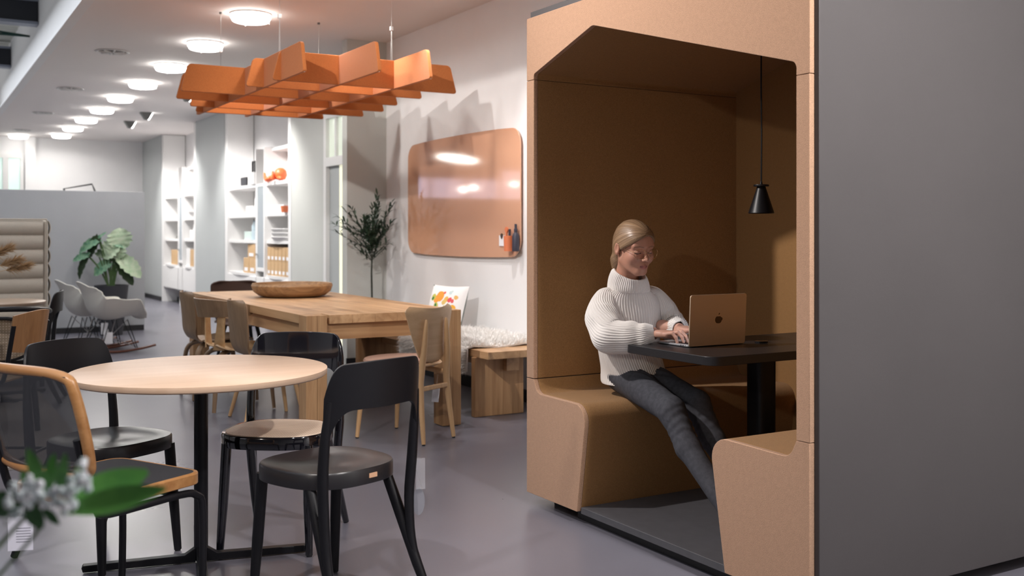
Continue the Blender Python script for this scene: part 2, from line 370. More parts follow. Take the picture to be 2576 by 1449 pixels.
# reflected far side of the atrium: high window band with small round lamps
wn = thing('window_2', '', '')
for k in ('label', 'category'): del wn[k]
wn['kind'] = 'structure'
M['band'] = mat('dusk_glass', (.4, .38, .5), .2, emit=(.80, .74, .95), estr=2.0)
fr = MB()
for k in range(6):
    x0 = -7.3+k*.95; obj('pane', MB().box(x0, x0+.87, 21.77, 21.78, 2.08, 2.78 if k < 3 else 2.55), M['band'], wn); fr.box(x0+.87, x0+.95, 21.74, 21.8, 2.02, 2.84)
fr.box(-7.4, -1.6, 21.74, 21.8, 2.0, 2.08); obj('window_frame', fr, M['white'], wn)
M['bulb'] = mat('lamp_globe', (1, 1, 1), .3, emit=(1, .95, .88), estr=30)
t = None
for k in range(7):
    loc = (-6.6+k*.72+.15*(k % 2), 19.5+.3*(k % 3), 2.2+.08*((k*5) % 3)); lb = 'small round globe lamp number %s along the atrium, seen only mirrored in the board' % ('one', 'two', 'three', 'four', 'five', 'six', 'seven')[k]
    if t is None:
        t = thing('globe_lamp', lb, 'lamp', loc, group='globe lamps mirrored in the glass board')
        obj('globe', MB().lathe([(0, -.06), (.042, -.042), (.06, 0), (.042, .042), (0, .06)], 16), M['bulb'], t); obj('cord', MB().tube([(0, 0, .06), (0, 0, 1.6)], .004, 5), M['black'], t)
    else: dup(t, loc, 0, lb)
t = thing('ring_pendant', 'large thin glowing ring pendant seen only mirrored in the glass board', 'lamp', (-1.0, 17.3, 2.67))
obj('ring', MB().tube([(.36*math.cos(k*math.pi/24), .36*math.sin(k*math.pi/24), .05*math.cos(k*math.pi/24)) for k in range(48)], .03, 8, closed=True), mat('ring_emit', (1, 1, 1), .3, emit=(1, .97, .9), estr=12), t)
obj('cord', MB().tube([(.36, 0, .05), (.2, 0, 1.2)], .003, 5).tube([(-.36, 0, -.05), (-.2, 0, 1.2)], .003, 5), M['black'], t)

# grey partition across the left background
t = thing('room_divider', 'tall plain grey partition wall behind the rocking chairs and potted plant', 'partition', (1.6, 14.1, 0))
obj('panel', MB().box(-3.5, 1.11, 0, .10, .07, 1.806), M['part'], t, .004)
obj('plinth', MB().box(-3.5, 1.10, -.01, .09, 0, .07), M['black_trim'], t)
lt = thing('desk_lamp', 'thin dark desk lamp arm showing above the grey partition', 'lamp', (2.05, 14.9, .0))
obj('arm', MB().tube([(-.1, 0, 1.1), (-.22, 0, 1.86), (.13, 0, 1.93), (.17, 0, 1.83)], .012, 8), M['black'], lt)
obj('base', MB().lathe([(.09, 0), (.09, .02), (.02, .03), (.015, 1.1)], 16, (-.1, 0, 0)), M['black'], lt)

# ------------------------------------------------------------------ ceiling fixtures
def ring_light(loc):
    t = thing('ceiling_light', '', 'lamp', loc, group='round glowing ceiling lights in a row')
    obj('mount', MB().lathe([(.17, 0), (.17, -.012), (.15, -.016)], 40), M['white'], t)
    r = MB(); pr = []
    for k in range(17):
        a = 2*math.pi*k/16; pr.append((.125+.03*math.cos(a), -.055+.016*math.sin(a)))
    r.lathe(pr, 40); obj('glow_ring', r, M['glow'], t)
    obj('glass_rim', MB().lathe([(.162, -.02), (.165, -.03), (.165, -.038), (.10, -.038), (.10, -.02)], 40, caps=False), M['glow'], t)
    for q in ((-.004, .004, -.165, -.158), (-.004, .004, .158, .165), (.158, .165, -.004, .004)): obj('clip', MB().box(*q, -.075, -.01), M['wire'], t)
    return t
proto = None
names = ['nearest the camera, above the orange felt lamp', 'second from the camera, left of the felt lamp wires', 'third from the camera, just left of the orange felt lamp', 'fourth from the camera', 'fifth from the camera', 'sixth from the camera', 'seventh from the camera', 'eighth from the camera', 'ninth from the camera, at the far end of the row']
for i in range(9):
    loc = (2.51, 8.61+1.523*i, 3.11); lb = 'round glowing ceiling ring light '+names[i]
    if proto is None: proto = ring_light(loc); proto['label'] = lb
    else: dup(proto, loc, 0, lb)
    area('ring_glow', (loc[0], loc[1], 3.06), (loc[0], loc[1], 0), .11, 17, (1, .97, .93)).data.shape = 'DISK'
dup(proto, (1.83, 21.3, 3.11), 0, 'round glowing ceiling light alone at the far left, beyond the row')
dup(proto, (2.51, 7.09, 3.11), 0, 'round glowing ceiling light just above the top of the picture'); dup(proto, (2.51, 5.57, 3.11), 0, 'round glowing ceiling light out of view above the booth walkway')
for i_, yy in enumerate((1.0, -.5, -2.0)): dup(proto, (2.51, yy, 3.11), 0, 'round glowing ceiling light behind the camera side, number %s from the booth' % ('one', 'two', 'three')[i_])
for yy in (7.09, 5.57, 1.0, -.5, -2.0):
    area('ring_glow', (2.51, yy, 3.06), (2.51, yy, 0), .11, 120 if yy == 1.0 else 7, (1, .96, .93)).data.shape = 'DISK'
proto = None
for i, (yy, nm) in enumerate(((11.10, 'nearest the camera'), (14.2, 'second from the camera'), (17.25, 'third from the camera'), (20.3, 'furthest from the camera'))):
    lb = 'round swirl ceiling air vent '+nm
    if proto is None:
        t = thing('air_vent', lb, 'vent', (1.82, yy, 3.11), group='round swirl ceiling vents')
        obj('rim', MB().lathe([(.15, 0), (.165, -.006), (.155, -.012), (.13, -.004)], 32, caps=False), M['white'], t)
        obj('grille', MB().lathe([(.0, -.002), (.135, -.003)], 32), M['grille'], t)
        for k in range(8):
            a = 2*math.pi*k/8; mm = Matrix.Rotation(a, 4, 'Z')
            obj('vane', MB().box(.02, .135, -.006, .006, -.018, -.004, mm), M['white'], t)
        proto = t
    else: dup(proto, (1.82, yy, 3.11), 0, lb)
proto = None
for i, (xx, yy, nm) in enumerate(((3.198, 13.88, 'peeping out left of the orange felt lamp'), (3.172, 16.42, 'in front of the rear shelves, nearer of the pair'), (3.19, 17.85, 'in front of the rear shelves, further of the pair'))):
    lb = 'small wedge shaped grey ceiling spotlight '+nm
    if proto is None:
        t = thing('ceiling_spotlight', lb, 'spotlight', (xx, yy, 3.11), group='small wedge ceiling spotlights')
        obj('housing', MB().prism([(-.09, 0), (.09, 0), (.03, -.11), (-.02, -.11)], -.06, .06, 'y'), M['grille'], t, .004)
        obj('lens', MB().prism([(.035, -.10), (.085, -.01), (.095, -.02), (.045, -.112)], -.045, .045, 'y'), M['glow'], t)
        proto = t
    else: dup(proto, (xx, yy, 3.11), 0, lb)

# ------------------------------------------------------------------ shelf units in the niches
def shelf_unit(a, b, label):
    """a = near end (smaller Y), b = far end"""
    t = thing('shelf_unit', label, 'shelves', (4.15, a, 0), group='white shelf units built into niches')
    L = b-a; c0, c1 = L*.36, L*.48
    obj('post', MB().box(0, .40, .02, .13, 0, 3.1), M['white'], t, .004); obj('post', MB().box(0, .40, L-.15, L-.02, 0, 3.1), M['white'], t, .004)
    obj('divider', MB().box(.0, .40, c0, c0+.03, .27, 2.42), M['white'], t); obj('divider', MB().box(.0, .40, c1, c1+.03, .27, 2.42), M['white'], t)
    for z in (1.94, 1.53, 1.17, .71):
        for (p, q) in ((.13, c0), (c1+.03, L-.15)):
            poly = [(.40, p), (.40, q)]+[(.03-.05*math.sin(math.pi*k/8), q+(p-q)*k/8) for k in range(9)]
            obj('shelf', MB().prism(poly, z-.04, z, 'z'), M['white'], t)
    obj('upper_cabinet', MB().box(.10, .40, .13, c0, 1.95+.42, 1.95+.46).box(.3, .40, .13, c1, 1.98, 2.42), M['white'], t)
    f = obj('glass_door', MB().box(.005, .02, c0+.03, c1, .75, .80).box(.005, .02, c0+.03, c1, 1.90, 1.94).box(.005, .02, c0+.03, c0+.06, .8, 1.9).box(.005, .02, c1-.03, c1, .8, 1.9), M['white'], t)
    obj('pane', MB().box(.01, .014, c0+.06, c1-.03, .8, 1.9), mat('cabinet_glass', (.35, .39, .42), .15), f)
    obj('knob', MB().lathe([(0, -.02), (.014, -.018), (.014, 0)], 10, M=Matrix.Translation((0.0, c1-.045, .98)) @ Matrix.Rotation(R(90), 4, 'Y')), M['wire'], f)
    for (p, q) in ((.13, c0+.015), (c0+.02, c1+.01), (c1+.015, L-.15)):
        obj('door', MB().box(.0, .03, p, q, .28, .67), M['white'], t, .003)
    obj('cabinet_body', MB().box(.03, .40, .13, L-.15, .27, .67), M['white'], t)
    obj('leg', MB().box(.03, .38, c0, c1+.03, 0, .27), M['white'], t)
    obj('kick', MB().box(.25, .38, .13, L-.15, 0, .08), M['black_trim'], t)
    return t, L, c0, c1
def boxthing(name, lb, cat, m, x, y, z, sx, sy, sz, rz=0, grp=None, lab=False, bev=.003):
    t = obj(name, MB().box(-sx/2, sx/2, -sy/2, sy/2, 0, sz), m, None, bev); t.location = (x, y, z); t.rotation_euler = (0, 0, rz); tag(t, lb, cat, grp)
    if lab: obj('label', MB().box(-sx/2-.003, -sx/2-.0005, -sy*.3, sy*.3, sz*.12, sz*.35), M['label'], t)
    return t
for ui, (a, b) in enumerate(NZ):
    t, L, c0, c1 = shelf_unit(a, b, ['white shelf unit in the near niche, holding rows of cardboard files', 'white shelf unit in the far niche, left of the grey pier'][ui])
X0 = 4.30
a = NZ[0][0]; L = NZ[0][1]-a; c0, c1 = L*.36, L*.48
k = 0
for row in range(2):
    for i in range(6):
        lb = 'cardboard magazine file with white label, %s in %s row' % (['nearest the camera', 'second nearest', 'third nearest', 'fourth nearest', 'fifth nearest', 'furthest back'][i], ['the lower', 'the upper'][row])
        boxthing('magazine_file', lb, 'box file', M['card'], X0, a+.21+i*.155, .711+row*.187, .26, .14, .185, 0, 'cardboard magazine files on the lower right shelf', True)
g = 'cardboard boxes in the left bay of the near shelf unit'
boxthing('cardboard_box', 'small cardboard box bottom left in the left bay of the near shelves', 'box', M['card'], X0, a+c1+.55, .711, .26, .26, .21, 0, g, True)
boxthing('cardboard_box', 'small cardboard box bottom right in the left bay of the near shelves', 'box', M['card'], X0, a+c1+.25, .711, .26, .30, .21, 0, g, True)
boxthing('cardboard_box', 'taller cardboard box on top of two others in the left bay', 'box', M['card'], X0, a+c1+.30, .923, .26, .34, .19, 0, g, True)
boxthing('display_box', 'dark grey low box on the top left shelf of the near unit', 'box', M['pot'], X0-.05, a+c1+.62, 1.942, .2, .30, .12)
boxthing('display_box', 'white box beside the dark one on the top left shelf', 'box', M['white'], X0-.05, a+c1+.25, 1.942, .2, .30, .17)
fr = tag(obj('photo_frame', MB().box(-.01, .01, -.07, .07, 0, .02).box(-.01, .01, -.07, .07, .14, .16).box(-.01, .01, -.07, -.05, .02, .14).box(-.01, .01, .05, .07, .02, .14), M['black'], loc=(X0-.1, a+c1+.28, 2.113)), 'small black frame standing on the white box, top left shelf', 'frame')
boxthing('storage_box', 'low white box on the second shelf of the left bay', 'box', M['white'], X0, a+c1+.50, 1.532, .2, .34, .12)
boxthing('storage_box', 'taller white box on the second shelf of the left bay', 'box', M['white'], X0, a+c1+.18, 1.532, .2, .14, .22)
gl = mat('pale_blue_glass', (.45, .55, .60), .1)
boxthing('glass_box', 'pale green glass box on the third shelf of the left bay', 'box', mat('pale_green_glass', (.58, .70, .66), .15), X0, a+c1+.58, 1.172, .2, .34, .12)
boxthing('glass_box', 'blue grey glass box on the third shelf of the left bay', 'box', gl, X0, a+c1+.2, 1.172, .2, .2, .12)
tag(obj('glass_jar', MB().lathe([(.0, 0), (.05, 0), (.05, .2), (.03, .24), (.03, .27)], 16), gl, loc=(X0-.05, a+c1+.38, 1.172)), 'slim pale glass jar between the glass boxes', 'jar')
# orange figure on the top right shelf
oc = MB()
oc.lathe([(0, 0), (.06, .02), (.085, .07), (.075, .13), (.035, .165), (0, .17)], 20, (0, -.12, 0))
for k_ in range(5):
    an = R(95+k_*38); oc.tube([(0, -.12, .08), (.1*math.cos(an)*.8, .12*math.sin(an)+.02, .05), (.12*math.cos(an), .30*math.sin(an)+.02, .03), (.12*math.cos(an), .36*math.sin(an)+.05, .02+.1*(k_ % 2))], [.035, .028, .024, .014], 10, sm=4)
tag(obj('octopus_figure', oc, mat('orange_ceramic', (.85, .16, .05), .4), loc=(X0-.1, a+c0-.42, 1.945)), 'orange red octopus shaped figure on the top right shelf', 'figurine')
boxthing('picture_box', 'small dark box with red front on the second shelf of the right bay', 'box', mat('wine_red', (.25, .05, .07), .4), X0, a+.26, 1.532, .1, .20, .22)
boxthing('storage_box', 'low white box on the second shelf of the right bay', 'box', M['white'], X0-.05, a+.62, 1.532, .16, .50, .10)
tag(obj('red_cup', MB().lathe([(0, 0), (.04, 0), (.05, .08), (.045, .08), (.035, .01)], 16), M['terra'], loc=(X0-.16, a+.24, 1.532)), 'small red cup in front of the dark box, second shelf', 'cup')
for i in range(3):
    tag(obj('white_tray', MB().lathe([(0, 0), (.19, 0), (.24, .045), (.235, .05), (.18, .01), (0, .008)], 28, sx=.65, sy=1.5), M['white'], loc=(X0-.05, a+.55, 1.172+.052*i)), ['oval white tray at the bottom of the stack on the right bay shelf', 'oval white tray in the middle of the stack of three', 'oval white tray on top of the stack of three'][i], 'tray', 'stacked oval white trays')
a = NZ[1][0]; L = NZ[1][1]-a; c0, c1 = L*.36, L*.48
boxthing('wicker_box', 'brown wicker box in the lower left bay of the far shelves', 'box', M['card'], X0, a+c1+.40, .711, .26, .5, .26)
boxthing('white_crate', 'white crate in the lower right bay of the far shelves', 'box', M['white'], X0, a+.62, .711, .26, .26, .30)
boxthing('cardboard_box', 'cardboard box beside the white crate in the far shelves', 'box', M['card'], X0, a+.30, .711, .26, .34, .28)
tag(obj('green_vase', MB().lathe([(0, 0), (.05, 0), (.09, .1), (.08, .25), (.03, .32), (.035, .36)], 20), M['leaf_dark'], loc=(X0, a+c1+.18, 1.532)), 'dark green vase on the second shelf of the far unit', 'vase')
boxthing('wood_block', 'small wooden box on the third shelf of the far unit', 'box', M['card'], X0, a+c1+.20, 1.172, .14, .2, .16)
boxthing('green_tin', 'low dark green tin beside the wooden box, far unit', 'tin', M['leaf_dark'], X0, a+c1+.42, 1.172, .12, .16, .05)
tag(obj('white_bowl', MB().lathe([(0, 0), (.06, 0), (.13, .09), (.12, .09), (.05, .01)], 20), M['white'], loc=(X0-.05, a+.36, 1.532)), 'white bowl on the second right shelf of the far unit', 'bowl')
tag(obj('white_jug', MB().lathe([(0, 0), (.07, 0), (.08, .1), (.05, .2), (.06, .24), (.055, .24), (.04, .1)], 20), M['white'], loc=(X0-.05, a+.36, 1.172)), 'white jug on the third right shelf of the far unit', 'jug')
boxthing('storage_box', 'white box beside the jug on the third shelf of the far unit', 'box', M['white'], X0, a+.62, 1.172, .15, .2, .15)

# ------------------------------------------------------------------ the felt booth
BX0, BX1 = 2.517, 3.90
t = thing('meeting_booth', 'caramel felt meeting booth with charcoal outer panel and two facing benches', 'booth', (BX0, 3.267, 0)); booth = t
def yz(p): return [(y-3.267, z) for y, z in p]
YL, YR, YLi, YRi = 4.147, 2.388, 4.085, 2.446
def slope(y): return 1.834+.273*(y-2.496)
slab = [(YR, slope(YR)*0+1.779), (YR, 2.267), (YL, 2.267), (YL, 1.976), (YLi, 1.976), (YLi, 2.0), (3.61, 2.146), (YRi, 1.822), (YRi, 1.779)]
# roof piece: rounded inside corners
roof = rpoly(slab, [0, .006, .006, 0, 0, .085, .055, .07, 0], 8)
# left slope climbs from (4.05,2.0) to the peak: steep short side
sL = rpoly([(YL, .588), (YL, 1.974), (YLi, 1.974), (YLi, .588)], [0, 0, 0, 0])
sR = [(YR, .584), (YR, 1.777), (YRi, 1.777), (YRi, .584)]
bL = rpoly([(YL, .05), (YL, .584), (YLi, .584), (4.055, .522), (3.655, .520), (3.728, .052)], [.004, 0, 0, .075, .075, .003], 8)
bR = rpoly([(YR, .05), (YR, .582), (YRi, .582), (2.476, .522), (2.872, .530), (2.789, .052)], [.004, 0, 0, .06, .075, .003], 8)
for nm, pl in (('header', roof), ('side_panel', sL), ('side_panel', sR), ('bench', bL), ('bench', bR)):
    o = obj(nm, MB().prism(yz(pl), 0, .0225, 'x'), M['felt'], t, .0018, 30)
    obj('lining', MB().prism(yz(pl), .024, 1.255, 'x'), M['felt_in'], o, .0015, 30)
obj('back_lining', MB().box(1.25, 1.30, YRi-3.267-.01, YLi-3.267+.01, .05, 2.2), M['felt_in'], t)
for s, yy in ((1, YL), (-1, YR)):
    y0, y1 = sorted((yy-3.267+s*.001, yy-3.267+s*.022))
    obj('outer_panel', MB().box(.020, 1.34, y0, y1, .05, 2.262), M['panel'], t, .002)
obj('roof_panel', MB().box(.022, 1.34, YR-3.267, YL-3.267, 2.268, 2.30), M['panel'], t)
obj('rear_panel', MB().box(1.30, 1.34, YR-3.267, YL-3.267, .05, 2.30), M['panel'], t)
obj('platform', MB().box(.016, 1.25, 2.80-3.267, 3.72-3.267, .043, .072), M['plat'], t, .002)
obj('plinth', MB().box(.09, 1.30, YR-3.267+.08, YL-3.267-.10, 0, .05), M['black_trim'], t)
obj('plinth', MB().box(.055, .09, 2.62-3.267, 3.80-3.267, 0, .043), M['black_trim'], t)
# table in the booth
t = thing('booth_table', 'black table top on a single black column inside the felt booth', 'table', (3.235, 3.35, .072))
pl = rpoly([(2.70, 3.06), (3.765, 3.06), (3.765, 3.64), (2.70, 3.64)], [.06, 0, 0, .05], 8)
obj('tabletop', MB().prism([(x-3.235, y-3.35) for x, y in pl], .672, .708, 'z'), mat('black_laminate', (.018, .017, .019), .38), t, .002)
obj('column', MB().prism(rpoly([(-.052, -.052), (.052, -.052), (.052, .052), (-.052, .052)], .03, 5), .012, .672, 'z'), M['black'], t)
obj('base_plate', MB().lathe([(.16, 0), (.16, .008), (.05, .012)], 32), M['black'], t)
# pendant
t = thing('pendant_lamp', 'small black cone pendant lamp hanging inside the felt booth', 'lamp', (3.235, 3.35, 1.349))
obj('shade', MB().lathe([(.0545, 0), (.056, .002), (.018, .118), (.016, .118), (.052, .002)], 40, caps=False), M['black'], t)
obj('cap', MB().lathe([(0, .118), (.033, .118), (.034, .122), (.033, .126), (.006, .128), (.004, .140), (0, .142)], 28), M['black'], t)
obj('cord', MB().tube([(0, 0, .135), (.002, 0, .35), (-.001, 0, .55), (.0, 0, .722)], .0036, 6), M['black'], t)
obj('bulb', MB().lathe([(0, .02), (.014, .03), (.02, .05), (.012, .08), (.01, .11), (0, .11)], 16), M['white'], t)
# puck on the table
tag(obj('table_puck', MB().lathe([(0, 0), (.030, 0), (.033, .003), (.033, .008), (0, .010)], 28, sx=1, sy=.8), M['gloss'], loc=(3.255, 3.37, .780)), 'flat black disc lying on the booth table right of the laptop', 'puck')
# laptop
t = thing('laptop', 'open silver laptop with a fruit emblem on its lid, on the booth table', 'laptop', (3.0, 3.375, .780))
M['alu'] = mat('satin_aluminium', (.66, .52, .38), .42, metal=.6)  # lid aluminium with the booth's golden reflection put into its colour
M['alu_side'] = mat('aluminium_side', (.62, .63, .66), .35, metal=.6)
obj('base', MB().prism(rpoly([(-.157, 0), (.157, 0), (.157, .212), (-.157, .212)], .012, 5), .003, .0105, 'z'), M['alu_side'], t, .001)
kb = obj('keyboard', MB().box(-.138, .138, .02, .118, .0105, .0112), M['black'], t)
for r_ in range(5):
    for c_ in range(13):
        obj('key', MB().box(-.135+c_*.0209, -.135+c_*.0209+.018, .023+r_*.019, .023+r_*.019+.016, .0112, .0122), M['black'], kb) if (r_ == 0 and c_ == 0) else None
kk = kb.children[0]
for r_ in range(5):
    for c_ in range(13):
        if r_ or c_: o = kk.copy(); COL.objects.link(o); o.location = (c_*.0209, r_*.019, 0)
obj('trackpad', MB().box(-.055, .055, .128, .200, .0105, .0110), M['alu_side'], t)
for q in (0, 1): obj('port', MB().box(-.1576, -.1568, .028+q*.014, .037+q*.014, .0055, .0085), M['black'], t)
obj('port', MB().box(-.1576, -.1568, .016, .019, .0055, .0085), M['black'], t)
for q in (-1, 1): obj('foot', MB().lathe([(.006, 0), (.006, .003)], 10, (q*.13, .19, 0)).lathe([(.006, 0), (.006, .003)], 10, (q*.13, .02, 0)), M['black'], t)
Ml = Matrix.Rotation(R(3), 4, 'X')
lid = obj('lid', MB().prism(rpoly([(-.157, .004), (.157, .004), (.157, .222), (-.157, .222)], .011, 5), -.006, 0, 'y', Ml), M['alu'], t, .001)
scr = obj('screen', MB().box(-.150, .150, 0, .0006, .014, .214, Ml), mat('laptop_screen', (.02, .02, .02), .2, emit=(.80, .87, 1.0), estr=1.6), lid)
# emblem: bitten fruit with a leaf
def fruit():
    pts = []
    for k_ in range(72):
        a_ = 2*math.pi*k_/72; x = math.sin(a_); z = math.cos(a_)
        r = .0172*(1+.06*math.cos(2*a_+math.pi))
        if z > .75: r -= .003*((z-.75)/.25)
        if z < -.75: r -= .0018*((-z-.75)/.25)
        px_, pz_ = x*r, z*r*1.08
        # bite on the viewer's right (-x when seen from the lid's outer face is +x in world)
        bx, bz, br = .0165, .0030, .0068
        dd = math.hypot(px_-bx, pz_-bz)
        if dd < br: px_, pz_ = bx+(px_-bx)/dd*br*1.0, bz+(pz_-bz)/dd*br
        pts.append((px_, pz_+.113))
    return pts
logo = mat('bronze_emblem', (.10, .06, .03), .25, metal=.6)
lf = [(.0005+.0078*math.sin(u_)*.42+.0048*(u_/math.pi), .1335+.0095*(u_/math.pi)) for u_ in [math.pi*q/8 for q in range(9)]]
lf2 = [(.0005-.0078*math.sin(u_)*.25+.0048*(u_/math.pi), .1335+.0095*(u_/math.pi)) for u_ in [math.pi*q/8 for q in range(8, -1, -1)]][1:-1]
obj('emblem', MB().prism(fruit(), -.0066, -.0059, 'y', Ml).prism(lf+lf2, -.0066, -.0059, 'y', Ml), logo, lid, smooth=0)

# ------------------------------------------------------------------ felt lamp over the big table
t = thing('felt_lamp', 'large orange felt acoustic lamp of slotted boards hanging over the oak table', 'lamp', (2.70, 7.95, 2.33))
th_ = .024
def board(x0, x1, r=.04, ins=.055, h=.21): return rpoly([(x0, 0), (x1, 0), (x1-ins, h), (x0+ins, h)], [.016, .016, r, r], 6)
for x, y0, y1 in ((2.275, 6.56, 9.46), (2.70, 6.31, 9.42), (3.13, 6.42, 9.2)):
    obj('long_board', MB().prism(board(y0-7.95, y1-7.95), x-2.70-th_/2, x-2.70+th_/2, 'x'), M['orange'], t, .003, 30)
    obj('board_edge', MB().box(x-2.70-.004, x-2.70+.004, y0-7.95-.001+.012, y0-7.95+.02, -.0015, .0), M['orange_edge'], t)
for y, x0, x1 in ((7.04, 2.20, 3.64), (7.44, 2.13, 3.54), (7.93, 1.78, 3.55), (8.40, 1.85, 3.63), (8.84, 2.06, 3.62), (9.23, 2.20, 3.38)):
    obj('cross_board', MB().prism(board(x0-2.70, x1-2.70), y-7.95-th_/2, y-7.95+th_/2, 'y'), M['orange'], t, .003, 30)
wr = MB()
for x in (-.425, .43):
    for y in (-.85, .72):
        c = (x, y); q = MB(); q.tube([(x, y, .46), (x, y, .78)], .0018, 5); q.tube([(x, y-.01, .20), (x, y-.004, .45)], .0014, 5); q.tube([(x, y+.014, .20), (x, y+.004, .45)], .0014, 5)
        w_ = obj('suspension_wire', q, M['wire'], t)
        obj('gripper', MB().box(x-.011, x+.011, y-.011, y+.011, .445, .475), M['white'], w_, .002)
        obj('anchor', MB().lathe([(.012, .765), (.012, .78)], 10, (x, y, 0)), M['grille'], w_)

# ------------------------------------------------------------------ glass board and its tools
bx = 4.0
t = thing('glass_board', 'large tan glossy glass board with rounded corners on the white wall', 'board', (4.02, 7.668, 1.07))
ol = []
HB, WB = 1.005, 2.01
def bow(pts): return pts
pl = rpoly([(-WB/2, .015), (WB/2, .015), (WB/2, HB-.008), (-WB/2, HB-.008)], .13, 10)
pl = [(a_*(1+.006*math.cos(math.pi*(b_/HB-.5))), b_+.016*(1-(a_/(WB/2))**2)*(1 if b_ > HB/2 else -1)) for a_, b_ in pl[:11]]+[(WB/2*q/6, .015-.016*(1-(q/6)**2)) for q in range(-4, 5)]+[(a_*(1+.006*math.cos(math.pi*(b_/HB-.5))), b_) for a_, b_ in pl[11:33]]+[(-WB/2*q/6, HB-.008+.016*(1-(q/6)**2)) for q in range(-4, 5)]+[(a_, b_) for a_, b_ in pl[33:]]
obj('glass', MB().prism(pl, -.032, -.022, 'x'), M['tan_board'], t, .002)
for y in (-.7, .7):
    for z in (.2, .8): obj('spacer', MB().lathe([(.02, 0), (.02, .022)], 16, M=Matrix.Translation((-.022, y, z)) @ Matrix.Rotation(R(90), 4, 'Y')), M['wire'], t)
t = thing('spray_bottle', 'dark navy spray bottle held on the glass board at its right', 'bottle', (3.955, 6.675, 1.128))
t.scale = (.9, .9, .86)
obj('bottle_body', MB().lathe([(0, 0), (.029, 0), (.031, .01), (.030, .13), (.022, .155), (.014, .165)], 24), M['navy'], t)
obj('spray_head', MB().lathe([(.015, .165), (.016, .195), (.011, .20), (.011, .238), (0, .24)], 20), M['navy'], t)
t = thing('pen_cup', 'terracotta pen cup fixed on the glass board left of the bottle', 'cup', (3.95, 6.775, 1.128))
t.scale = (1, 1, .9)
obj('cup', MB().lathe([(0, 0), (.034, 0), (.038, .13), (.035, .13), (.031, .006), (0, .006)], 28), M['terra'], t)
tag(obj('round_eraser', MB().lathe([(0, -.006), (.022, -.005), (.022, .005), (0, .006)], 20, M=Matrix.Translation((0, 0, .155)) @ Matrix.Rotation(R(90), 4, 'Y')).box(-.005, .005, -.007, .007, .02, .14), M['terra'], loc=(3.945, 6.795, 1.135)), 'round terracotta paddle standing in the pen cup', 'eraser')
tag(obj('marker', MB().tube([(0, 0, 0), (0, 0, .16)], .009, 10), M['navy'], loc=(3.955, 6.765, 1.135)), 'black marker standing in the terracotta pen cup', 'marker')
t = thing('note_pad', 'small white note pad clipped to the glass board', 'note', (3.986, 6.925, 1.165))
obj('paper', MB().box(-.006, 0, -.046, .046, 0, .082), M['label'], t)
obj('magnet', MB().prism([(0, .055), (.014, .075), (.013, .09), (0, .098), (-.013, .09), (-.014, .075)], -.014, -.006, 'x'), mat('brown_magnet', (.06, .035, .025), .5), t)

# ------------------------------------------------------------------ oak table, bowl, bench, cushion, sheepskin
TX0, TX1, TY0, TY1, TZ = 2.10, 3.16, 6.04, 9.02, .76
t = thing('oak_table', 'long heavy oak dining table with square block legs', 'table', ((TX0+TX1)/2, (TY0+TY1)/2, 0)); ox, oy = t.location.x, t.location.y
n = 7; wdt = (TX1-TX0)/n
for i in range(n):
    a, b = TX0+i*wdt, TX0+(i+1)*wdt
    y0, y1 = TY0+.005, TY1-.005
    if i == 0 or i == n-1: y0, y1 = TY0+.137, TY1-.137
    obj('plank', MB().box(a-ox+.0004, b-ox-.0004, y0-oy, y1-oy, TZ-.055, TZ), M['oak_y'], t, .0015)
obj('apron', MB().box(TX0+.03-ox, TX0+.06-ox, TY0+.13-oy, TY1-.13-oy, TZ-.15, TZ-.056), M['oak_y'], t); obj('apron', MB().box(TX1-.06-ox, TX1-.03-ox, TY0+.13-oy, TY1-.13-oy, TZ-.15, TZ-.056), M['oak_y'], t)
obj('apron', MB().box(TX0+.13-ox, TX1-.13-ox, TY0+.035-oy, TY0+.07-oy, TZ-.155, TZ-.056), M['oak_x'], t); obj('apron', MB().box(TX0+.13-ox, TX1-.13-ox, TY1-.07-oy, TY1-.035-oy, TZ-.155, TZ-.056), M['oak_x'], t)
for x in (TX0, TX1-.134):
    for y in (TY0, TY1-.134):
        l_ = obj('leg', MB().box(x-ox, x+.0715-ox, y-oy, y+.134-oy, 0.004, TZ).box(x+.073-ox, x+.134-ox, y-oy, y+.134-oy, 0.004, TZ), M['oak'], t, .002)
t = thing('wooden_bowl', 'wide shallow turned wooden bowl on the oak table', 'bowl', (2.66, 7.98, .7605))
obj('bowl_body', MB().lathe([(0, .004), (.20, 0), (.26, .012), (.302, .045), (.318, .09), (.310, .108), (.300, .104), (.290, .07), (.25, .04), (0, .030)], 56), M['bowl'], t)
# bench
t = thing('oak_bench', 'long oak bench on two panel legs against the white wall', 'bench', (3.64, 7.6, 0))
for i in range(2): obj('plank', MB().box(-.26+i*.25, -.0105+i*.25, -1.53, .95, .412, .462), M['oak_y'], t, .002)
for y in (-1.37, .75):
    obj('panel_leg', MB().box(-.275, .115, y, y+.05, .002, .411), M['oak'], t, .002)
obj('beam', MB().box(-.05, .05, -1.42, .88, .31, .410), M['oak_y'], t, .002)

